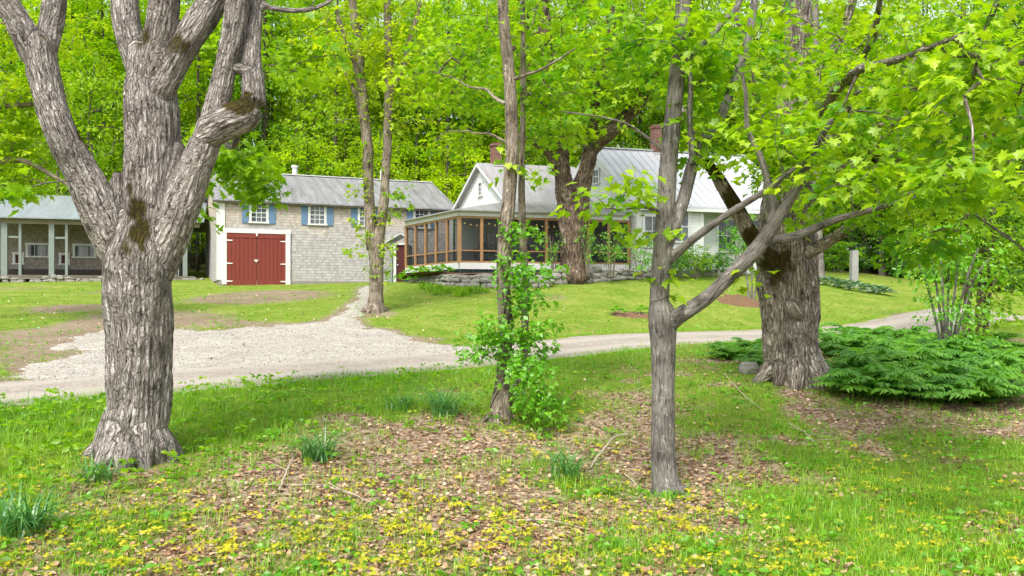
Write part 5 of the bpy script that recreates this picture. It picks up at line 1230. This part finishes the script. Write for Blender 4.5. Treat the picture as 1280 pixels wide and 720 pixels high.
for i, (px, py, n, L, lab) in enumerate([(556, 520, 90, .62, 'bushy bluish daylily clump behind the leaf litter near the twin stems'), (396, 575, 75, .50, 'daylily clump between the old maple and the fallen twigs'), (30, 668, 90, .52, 'dark spreading daylily clump at the lower left corner'),
                                       (712, 600, 40, .58, 'sparse daylily clump with long leaning blades beside the fallen branch'), (500, 512, 30, .4, 'small daylily tuft at the grassy road edge'), (120, 602, 36, .34, 'little daylily tuft at the foot of the massive maple')]):
    clump('daylily_clump', gp(px, py), int(n * 1.3), .09, L * 1.1, .020, 1.35, M['lily'], lab, 'plant', LG, 500 + i)
LB = 'strap-leaved clumps below the stone wall'
first = None; rr = random.Random(8)
for px, py in ((532, 362), (541, 364), (550, 363), (560, 366), (570, 365), (581, 367), (592, 366), (604, 367), (546, 369), (575, 371)):
    if first is None: first = o = clump('lily_clump', (0, 0, 0), 70, .16, .42, .03, 1.1, M['grass'], 'bright green strap-leaved clump at the foot of the stone wall', 'plant', LB, 540)
    else: o = link(first.copy())
    o.location = gp(px, py); o.rotation_euler = (0, 0, rr.uniform(0, 6)); s = rr.uniform(.8, 1.2); o.scale = (s, s, s)

# --- broad-leaved hostas
HOSTA = (np.array([(0, 0, 0), (.25, .2, .06), (.34, .5, .08), (.18, .82, -.02), (0, 1, -.14), (-.18, .82, -.02), (-.34, .5, .08), (-.25, .2, .06), (0, .5, -.0)], float), np.array([(8, i, (i + 1) % 8) for i in range(8)]))
def hosta_me(name, n, size, spread, seed, lo):
    g = np.random.default_rng(seed); a = g.uniform(0, 6.283, n); r = spread * g.uniform(.1, 1, n); el = .75 - .8 * r / spread + g.normal(0, .12, n)
    d = np.c_[np.cos(a), np.sin(a), el]; pos = np.c_[np.cos(a) * r, np.sin(a) * r, .06 + .22 * (1 - r / spread) + g.uniform(0, .06, n)]
    V, F_, R_ = scatter(HOSTA, pos, d, np.tile([0, 0, 1.], (n, 1)) + g.normal(0, .2, (n, 3)), size * g.uniform(.7, 1.2, n), np.clip(g.normal(lo, .3, n), 0, 1))
    return raw_mesh(name, V, [F_], {'rnd': ('FLOAT', R_)})
hm = hosta_me('hosta', 46, .26, .42, 1, .5); x0, y0, z0 = G(1070, 363); n = 15
for i in range(n):
    a = 6.283 * i / n; o = mesh_obj('hosta', hm, M['leaf_hosta']); x, y = x0 + math.cos(a) * 1.45 * (1 if i % 3 else .75), y0 + .1 + math.sin(a) * .8; o.location = (x, y, gz1(x, y) + .02); o.rotation_euler = (0, 0, i * 1.7)
    tag(o, 'white-edged hosta in the ring around the granite post', 'plant', 'hostas round the granite post')
hm = hosta_me('hosta', 40, .24, .40, 2, .25); me_ = hm
for i, (px, py) in enumerate(((494, 352), (503, 353), (512, 352), (521, 353), (530, 354), (508, 349), (520, 350))):
    o = mesh_obj('hosta', hm, M['leaf_ivy']); x, y, z = G(px, py); o.location = (x, y, z + .05); o.rotation_euler = (0, 0, i * 2.1); tag(o, 'plain green hosta by the end of the stone wall near the entry', 'plant', 'hostas at the end of the stone wall')
for i, (px, Y) in enumerate(((516, 40.9), (528, 40.3), (541, 39.7), (556, 39.1), (650, 38.4))):
    o = mesh_obj('hosta', hm, M['leaf_ivy']); x = (px - CX) / FOC * Y; o.location = (x, Y, 3.48); o.rotation_euler = (0, 0, i * 2.1); tag(o, 'leafy green plant on top of the stone wall below the porch skirt', 'plant', 'bed plants above the stone wall')
for i, (px, py, lab) in enumerate(((772, 394, 'small green plant at one side of the little bark bed on the lawn'), (804, 393, 'small bushy plant at the other side of the little bark bed'))):
    o = mesh_obj('bed_plant', hm, M['leaf_ivy']); x, y, z = G(px, py); o.location = (x, y, z + .03); o.scale = (.7, .7, .7); tag(o, lab, 'plant')

# --- arching fronds under the wide maple
def fern_mesh(seed, nf, L, nl):
    g = np.random.default_rng(seed); P_, D_, U_, S_, R_ = [], [], [], [], []; T = Tubes()
    for f in range(nf):
        a = 6.283 * f / nf + g.normal(0, .25); l = L * g.uniform(.65, 1.1); rise = g.uniform(.45, 1.0); ca, sa = math.cos(a), math.sin(a); rb = g.uniform(.2, .8)
        u = np.linspace(0, 1, 7); c = np.c_[ca * l * u ** 1.1, sa * l * u ** 1.1, l * (rise * u * .95 - .62 * rise * u ** 2.3)]; T.add(c, .006 * (1 - u * .8), 4)
        uu = np.linspace(.16, .99, nl); cc = np.c_[[np.interp(uu, u, c[:, i]) for i in range(3)]].T; dc = norm(np.gradient(cc, axis=0)); side = np.array([-sa, ca, 0])
        sz = .25 * l * np.sin(np.pi * np.clip(uu * .85 + .12, 0, 1)) ** .7
        for s in (-1, 1):
            P_.append(cc); D_.append(dc * .55 + side * s + g.normal(0, .08, cc.shape) - [0, 0, .12]); U_.append(np.cross(dc, side) * 1.0 + [0, 0, .3] + g.normal(0, .12, cc.shape)); S_.append(sz * g.uniform(.85, 1.15, nl)); R_.append(np.clip(rb + .3 * uu - .2 + g.normal(0, .1, nl), 0, 1))
    K = (np.array([(0, 0, 0), (.21, .4, .02), (0, 1, -.16), (-.21, .4, .02)], float), KITE[1])
    V, F_, R = scatter(K, np.concatenate(P_), np.concatenate(D_), np.concatenate(U_), np.concatenate(S_), np.concatenate(R_))
    V2 = np.concatenate(T.V)
    return raw_mesh('fern_clump', np.vstack([V, V2]), [F_] + [f + len(V) for f in T.F], {'rnd': ('FLOAT', np.r_[R, np.full(len(V2), .2)])})
fms = [fern_mesh(s, 20, 1.05, 15) for s in (1, 2, 3)]; rr = random.Random(31)
FG = 'arching ferns around the wide maple'; nfern = 0
def ferns(pts, label, sc):
    global nfern
    for px, py in pts:
        x, y, z = G(px, py); o = mesh_obj('fern_clump', fms[nfern % 3], M['leaf_fern']); nfern += 1; s = sc * rr.uniform(.85, 1.2); o.location = (x, y, z - .03); o.rotation_euler = (0, 0, rr.uniform(0, 6)); o.scale = (s, s, s * rr.uniform(1.1, 1.6)); tag(o, label, 'fern', FG)
ferns([(1058 + (i % 7) * 27 + rr.uniform(-9, 9) + (i // 7) * 9, 450 + (i // 7) * 17 + rr.uniform(-5, 5)) for i in range(28)], 'dark arching fern in the thick bed between the wide maple and the sapling stems', .92)
ferns([(1050, 432), (1075, 430), (1100, 432), (1125, 428), (1150, 430), (1080, 442), (1130, 442), (1170, 436)], 'dark arching fern at the back of the bed next to the road', 1.0)
ferns([(1225, 470), (1250, 462), (1245, 448), (1275, 455), (1265, 440), (1240, 432)], 'dark arching fern right of the sapling stems', .9)
ferns([(918, 450), (932, 448), (944, 458), (936, 440)], 'arching fern on the house side of the wide maple trunk', .6)

# ================================================================== LITTER, GRASS, SEEDLINGS ON THE BANK
G2 = np.random.default_rng(5)
def bank_pts(n, y0=4.6, y1=34.0, smax=18.6, power=.55):
    y = y0 + (y1 - y0) * G2.uniform(0, 1, n) ** (1 / power * .75 + .3); x = G2.uniform(-.66, .66, n) * y
    m = y - SL * x < smax; return x[m], y[m]
trunks = [(P(168, 575, 10.3), .45), (P(832, 615, 9.7), .17), (P(993, 474, 15.7), .66), (P(622, 525, 12.9), .18)]
def free(x, y, pad=0.0):
    m = np.ones(len(x), bool)
    for (tx, ty, _), r in trunks: m &= np.hypot(x - tx, y - ty) > r + pad
    return m
x, y = bank_pts(80000); lu = lush(x, y); m = (G2.uniform(0, 1, len(x)) > lu * .95 - .05) & free(x, y, .05); x, y = x[m], y[m]; n = len(x)
d = np.c_[np.cos(a := G2.uniform(0, 6.283, n)), np.sin(a), G2.normal(0, .25, n)]; up = np.array([0, 0, 1.]) + G2.normal(0, .45, (n, 3))
lit = leaf_obj('leaf_litter', [scatter(CURL, np.c_[x, y, gz(x, y) + G2.uniform(.0, .035, n)], d, up, G2.uniform(.028, .062, n), np.clip(G2.normal(.50, .24, n), 0, .9))], M['litter']); tag(lit, 'brown fallen leaves lying over the near bank', 'leaf litter', kind='stuff')
def blades(name, x, y, h, w, mat, lean, label, rnd=None, seg=3):
    n = len(x); V, q, t_, _ = blade_strip(n, 0, 1.0, 1.0, lean, G2, seg); k = seg * 2 + 1; V = V.reshape(n, k, 3)
    # width must not scale with height: rebuild offsets
    mid = V.copy(); mid[:, 0:2 * seg:2] = mid[:, 1:2 * seg:2] = (V[:, 0:2 * seg:2] + V[:, 1:2 * seg:2]) / 2; off = V - mid
    V = mid * h[:, None, None] + off * w[:, None, None] + np.c_[x, y, gz(x, y) - .01][:, None]
    r = np.repeat(np.clip(rnd if rnd is not None else G2.normal(.5, .25, n), 0, 1), k)
    o = mesh_obj(name, raw_mesh(name, V.reshape(-1, 3), [q, t_], {'rnd': ('FLOAT', r)}), mat); return tag(o, label, 'grass', kind='stuff')
x, y = bank_pts(330000); lu = lush(x, y); tuft = vn2(x * 5.5, y * 5.5, 15); m = (G2.uniform(0, 1, len(x)) < (lu - .02) * (.35 + 1.0 * (tuft > .5)) * .80) & free(x, y); x, y, lu = x[m], y[m], lu[m]
h = (.06 + .17 * np.clip(lu, 0, 1)) * G2.uniform(.5, 1.3, len(x)); h *= np.where(fbm2(x * .8, y * .8, 91) > .55, 1.2, .75) * np.where(x > 1.2, .62, 1.0)
big = fbm2(x * .6, y * .6, 17, 2)
blades('grass', x, y, h, G2.uniform(.004, .008, len(x)), M['grass'], .7, 'uneven green grass growing through the leaves on the near bank', rnd=.5 + (big - .5) * 1.3 + G2.normal(0, .2, len(x)) - .15 * (lu > .8))
# single tufts standing up out of the leaves
x, y = bank_pts(7600, 4.6, 22); m = (G2.uniform(0, 1, len(x)) < .42) & free(x, y, .05); x, y = x[m], y[m]; k = 16; n = len(x); s_ = G2.uniform(.03, .10, (n, 1)); hh = np.repeat(G2.uniform(.08, .24, n), k); rn = np.repeat(G2.normal(.45, .2, n), k)
tx = (x[:, None] + G2.normal(0, 1, (n, k)) * s_).ravel(); ty = (y[:, None] + G2.normal(0, 1, (n, k)) * s_).ravel()
blades('grass_tufts', tx, ty, hh * G2.uniform(.5, 1.2, len(tx)), G2.uniform(.004, .008, len(tx)), M['grass'], .6, 'loose grass tufts standing in the fallen leaves', rnd=rn + G2.normal(0, .12, len(tx)))
# low lawn beyond the road
n = 170000; y = 12 + 40 * G2.uniform(0, 1, n) ** 1.0; x = G2.uniform(-.64, .64, n) * y; s = y - SL * x
m = (s > 22.4) & (y < 47) & (fan_f(x, y) < -.05) & (poly_sdf(pth, x, y) < -.1) & (dirt(x, y) < G2.uniform(.2, .75, n)) & (poly_sdf(wl + bk_[::-1], x, y) < 0); x, y = x[m], y[m]
m = np.array([not (-.2 < (Vector((a - bC[0], b - bC[1], 0))).dot(bd) < bL and (Vector((a - bC[0], b - bC[1], 0))).dot(bn) > -.05) for a, b in zip(x, y)]); x, y = x[m], y[m]
blades('lawn_grass', x, y, G2.uniform(.025, .065, len(x)), G2.uniform(.010, .018, len(x)), M['lawn_blade'], .8, 'short mown grass of the lawn across the road', rnd=.55 + (fbm2(x * .45, y * .45, 23) - .5) * 1.4 + G2.normal(0, .18, len(x)), seg=2)
n = 9000; x, y = G2.uniform(-16, 2, n), G2.uniform(13, 40, n); f = fan_f(x, y); m = (np.abs(x) < .66 * y) & (f > -.2) & (vn2(x * 2.3, y * 2.3, 71) > .52 + .22 * np.clip(f / 2, 0, 1)); x, y = x[m], y[m]
blades('drive_grass', x, y, G2.uniform(.02, .07, len(x)), G2.uniform(.010, .018, len(x)), M['lawn_blade'], .9, 'sparse grass creeping into the gravel drive', seg=2)
# ragged blades along both road edges
n = 26000; t_ = G2.uniform(-16, 34, n); e = np.where(G2.uniform(0, 1, n) < .6, 18.0 - np.abs(G2.normal(0, .3, n)), 22.9 + np.abs(G2.normal(0, .22, n))); x, y = t_, e + SL * t_; m = (np.abs(x) < .66 * y) & (fan_f(x, y) < .1) & free(x, y); x, y = x[m], y[m]
blades('verge_grass', x, y, G2.uniform(.06, .18, len(x)), G2.uniform(.005, .009, len(x)), M['grass'], .8, 'fringe of grass along the edges of the dirt road')
# yellow maple seedlings and broadleaf weeds
def plants(n_try, dens, size, nl, mat, name, label, proto, hgt, tilt=.35):
    x, y = bank_pts(n_try, 4.6, 20); m = (G2.uniform(0, 1, len(x)) < dens(x, y)) & free(x, y, .05); x, y = x[m], y[m]; n = len(x); z = gz(x, y); H_ = hgt * G2.uniform(.5, 1.3, n)
    a = G2.uniform(0, 6.283, n)[:, None] + np.arange(nl)[None] * 6.283 / nl + G2.normal(0, .3, (n, nl)); d = np.stack([np.cos(a), np.sin(a), G2.normal(.0, .25, (n, nl))], -1)
    pos = np.stack([np.broadcast_to(v[:, None], (n, nl)) for v in (x, y, z + H_)], -1) + d * .012; sz = (size * G2.uniform(.6, 1.3, n))[:, None] * G2.uniform(.8, 1.2, (n, nl))
    r = np.repeat(np.clip(G2.normal(.5, .28, n), 0, 1), nl)
    V1 = scatter(proto, pos.reshape(-1, 3), d.reshape(-1, 3), np.array([0, 0, 1.]) + G2.normal(0, tilt, (n * nl, 3)), sz.ravel(), r)
    return tag(leaf_obj(name, [V1], mat), label, 'seedlings', kind='stuff')
_yel = blobs([(300, 680, 330, 45, 1.0), (640, 670, 220, 60, .6), (880, 660, 120, 70, .4), (460, 600, 120, 40, .35), (700, 560, 80, 50, .45), (60, 590, 60, 30, .5), (600, 690, 150, 25, .9), (1150, 610, 160, 60, .22), (680, 500, 60, 30, .4), (100, 660, 140, 50, .8), (960, 690, 140, 40, .5), (1200, 680, 120, 40, .4)])
plants(15000, lambda x, y: np.clip(_gsum(_yel, x, y) * .75 * (.35 + 1.0 * (vn2(x * 3.2, y * 3.2, 44) > .5)), 0, .9), .045, 4, M['seedling'], 'maple_seedlings', 'yellow maple seedlings scattered through the brown leaves', MAPLE_LO, .07)
plants(9000, lambda x, y: np.clip(.10 + .35 * lush(x, y) * (vn2(x * 1.6, y * 1.6, 54) > .55), 0, .6), .075, 5, M['leaf_ivy'], 'broadleaf_weeds', 'green broad-leaved weeds among the grass', KITE, .06, .5)
plants(4200, lambda x, y: np.clip((.35 + .9 * (x < -3.5)) * np.exp(-((y - SL * x - 16) / 3.2) ** 2) * (x < 1), 0, 1), .085, 7, M['leaf_green'], 'tall_weeds', 'taller leafy weeds in the grass along the road', KITE, .15, .6)
# clover and plantain in the lawn
n = 16000; y = 14 + 30 * G2.uniform(0, 1, n); x = G2.uniform(-.62, .62, n) * y; m = (y - SL * x > 22.8) & (fan_f(x, y) < -.1) & (fbm2(x * .7, y * .7, 123) > .48) & (poly_sdf(wl + bk_[::-1], x, y) < 0) & (y < 44); x, y = x[m], y[m]
q = np.array([(Vector((a_ - bC[0], b_ - bC[1], 0))).dot(bn) < 0 or a_ > -2 for a_, b_ in zip(x, y)]); x, y = x[q], y[q]; n = len(x); a_ = G2.uniform(0, 6.283, n)
tag(leaf_obj('lawn_weeds', [scatter(KITE, np.c_[x, y, gz(x, y) + G2.uniform(.02, .07, n)], np.c_[np.cos(a_), np.sin(a_), G2.normal(.2, .2, n)], np.array([0, 0, 1.]) + G2.normal(0, .4, (n, 3)), G2.uniform(.05, .12, n), np.clip(G2.normal(.35, .25, n), 0, 1))], M['leaf_ivy']), 'broad low weeds mixed into the lawn', 'lawn weeds', kind='stuff')
# dandelion flowers
x, y = bank_pts(700, 5, 20); m = (G2.uniform(0, 1, len(x)) < .22) & free(x, y, .1); x, y = x[m], y[m]; n = len(x); a = np.arange(8) * 6.283 / 8
FL = (np.vstack([[0, 0, .2]] + [[math.cos(q), math.sin(q), .25] for q in a]), np.array([(0, 1 + i, 1 + (i + 1) % 8) for i in range(8)]))
t = NT('dandelion'); M['dandelion'] = t.principled((.85, .52, .01), .8)
tag(leaf_obj('dandelion_flowers', [scatter(FL, np.c_[x, y, gz(x, y) + .13], np.tile([0., 1, 0], (n, 1)), np.array([0, -.25, 1.]) + G2.normal(0, .2, (n, 3)), G2.uniform(.012, .02, n), np.full(n, .5))], M['dandelion']), 'tiny yellow dandelion heads in the bank grass', 'flowers', kind='stuff')
# loose stones of the drive
OCT = (np.array([(.5, 0, 0), (-.5, 0, 0), (0, .5, 0), (0, -.5, 0), (0, 0, .4), (0, 0, -.3)], float), np.array([(4, 0, 2), (4, 2, 1), (4, 1, 3), (4, 3, 0), (5, 2, 0), (5, 1, 2), (5, 3, 1), (5, 0, 3)]))
n = 26000; x, y = G2.uniform(-16, 2, n), G2.uniform(13, 46, n); f = np.maximum(fan_f(x, y), poly_sdf(pth, x, y)); m = f > G2.normal(-.15, .25, n); x, y = x[m], y[m]; n = len(x)
t = NT('pebble'); M['pebble'] = t.principled(t.ramp(t.attr('rnd'), [(0, (.17, .15, .12)), (.5, (.39, .365, .325)), (1, (.62, .59, .54))]), .9)
tag(leaf_obj('gravel_stones', [scatter(OCT, np.c_[x, y, gz(x, y) + .04], G2.normal(0, 1, (n, 3)), np.tile([0, 0, 1.], (n, 1)) + G2.normal(0, .4, (n, 3)), G2.uniform(.012, .042, n), np.clip(G2.normal(.5, .25, n), 0, 1))], M['pebble']), 'loose pale stones over the gravel drive', 'gravel', kind='stuff')
# petals and bits on the lawn
n = 1500; y = G2.uniform(14, 38, n); x = G2.uniform(-.6, .6, n) * y; m = (y - SL * x > 22.5) & (G2.uniform(0, 1, n) < .6); x, y = x[m], y[m]; n = len(x)
tag(leaf_obj('fallen_leaves', [scatter(CURL, np.c_[x, y, gz(x, y) + .05], G2.normal(0, 1, (n, 3)), np.tile([0, 0, 1.], (n, 1)) + G2.normal(0, .3, (n, 3)), G2.uniform(.04, .08, n), np.clip(G2.normal(.85, .2, n), 0, 1))], M['litter']), 'scattered dry leaves on the lawn and road', 'fallen leaves', kind='stuff')
# fallen branches
def stick(pts, w, label, seed):
    rr = random.Random(seed); q = []
    for px, py, hgt in pts: x, y, z = G(px, py); q.append((x, y, z + hgt, 0))
    n = len(q); q = [(a, b, c, w * (1 - .65 * i / (n - 1))) for i, (a, b, c, _) in enumerate(q)]
    s = spline(q, n * 6); s[:, :3] += np.c_[[vn2(np.arange(len(s)) * .6, np.zeros(len(s)) + k, seed) - .5 for k in (0, 3, 6)]].T * [.03, .03, .015]; T = Tubes(); T.add(s[:, :3], s[:, 3], 6)
    for f in (.35, .6, .78):
        i = int(f * len(s)); p = s[i, :3]; e = np.array([rr.uniform(-.3, .3), rr.uniform(-.3, .3), rr.uniform(0, .08)]); T.add(np.array([p, p + e * .6, p + e]), np.array([s[i, 3] * .6, s[i, 3] * .5, .002]), 4)
    tag(T.build('fallen_branch', M['dead_wood']), label, 'branch')
stick([(405, 612, .03), (425, 618, .05), (450, 626, .03), (478, 640, .03)], .016, 'crooked dead branch lying on the brown leaves right of the old maple', 1)
stick([(350, 617, .02), (357, 604, .10), (366, 590, .16)], .014, 'short stick poking up out of the leaf litter', 2)
stick([(330, 610, .03), (370, 611, .04), (410, 610, .03)], .009, 'thin straight twig lying flat on the leaf litter', 3)
stick([(738, 588, .02), (752, 575, .10), (768, 562, .16), (790, 556, .14)], .016, 'bent pale branch propped beside the sparse daylily', 4)
stick([(782, 596, .03), (796, 610, .03), (810, 638, .02)], .010, 'thin pale stick at the foot of the slim grey maple', 5)
stick([(640, 655, .03), (690, 656, .04), (735, 664, .02)], .014, 'pale grey branch half buried in the leaves at the bottom', 6)
stick([(905, 470, .03), (930, 498, .05), (955, 516, .03)], .010, 'slender fallen twig on the grassy slope below the wide maple', 7)
stick([(985, 532, .03), (1005, 545, .05), (1022, 560, .03)], .012, 'short dark twig in the grass under the ferns', 8)
x, y, z = G(936, 466); m = SB(); stone_mb(m, (0, 0, .08), X, Yv, .34, .28, .26, random.Random(2)); o = m.build('boulder', M['fieldstone']); o.location = (x, y, z); tag(o, 'rounded grey boulder in the grass beside the wide maple foot', 'rock')
# ================================================================== CAMERA, LIGHT
cam = bpy.data.cameras.new('camera'); co = link(bpy.data.objects.new('camera', cam)); co.location = (0, 0, CZ); co.rotation_euler = (R(90), 0, 0)
cam.sensor_width = 36; cam.lens = 36 * FOC / 1280; cam.shift_y = (HY - 360) / 1280; cam.clip_end = 2000; cam.clip_start = .1
S.camera = co
EL, AZ = R(52), R(200)          # high, veiled sun behind the camera's shoulder (azimuth clockwise from +Y)
w = bpy.data.worlds.new('World'); S.world = w; w.use_nodes = True; nt = w.node_tree; nt.nodes.clear()
sky = nt.nodes.new('ShaderNodeTexSky'); sky.sky_type = 'NISHITA'; sky.sun_disc = False; sky.sun_elevation = EL; sky.sun_rotation = AZ; sky.dust_density = 3.0; sky.air_density = 1.0
hs = nt.nodes.new('ShaderNodeHueSaturation'); hs.inputs['Saturation'].default_value = .30; nt.links.new(sky.outputs[0], hs.inputs['Color'])
bg = nt.nodes.new('ShaderNodeBackground'); bg.inputs['Strength'].default_value = .125; nt.links.new(hs.outputs[0], bg.inputs['Color'])
wo = nt.nodes.new('ShaderNodeOutputWorld'); nt.links.new(bg.outputs[0], wo.inputs[0])
sun = bpy.data.lights.new('sun', 'SUN'); sun.energy = 1.5; sun.angle = R(13); sun.color = (1, .95, .87)
so = link(bpy.data.objects.new('sun', sun)); dv = Vector((math.sin(AZ) * math.cos(EL), math.cos(AZ) * math.cos(EL), math.sin(EL)))
so.rotation_euler = dv.to_track_quat('Z', 'Y').to_euler(); so.location = (0, -10, 40)
vs = S.view_settings; vs.view_transform = 'Standard'; vs.look = 'None'; vs.gamma = 1; vs.exposure = 1.38; vs.use_curve_mapping = False
S.render.engine = 'CYCLES'; cy = S.cycles; cy.max_bounces = 7; cy.diffuse_bounces = 4; cy.glossy_bounces = 2; cy.transmission_bounces = 5; cy.transparent_max_bounces = 8
cy.use_denoising = True; cy.denoiser = 'OPENIMAGEDENOISE'; cy.use_adaptive_sampling = True; cy.adaptive_threshold = .015; cy.sample_clamp_indirect = 8; cy.caustics_reflective = False; cy.caustics_refractive = False
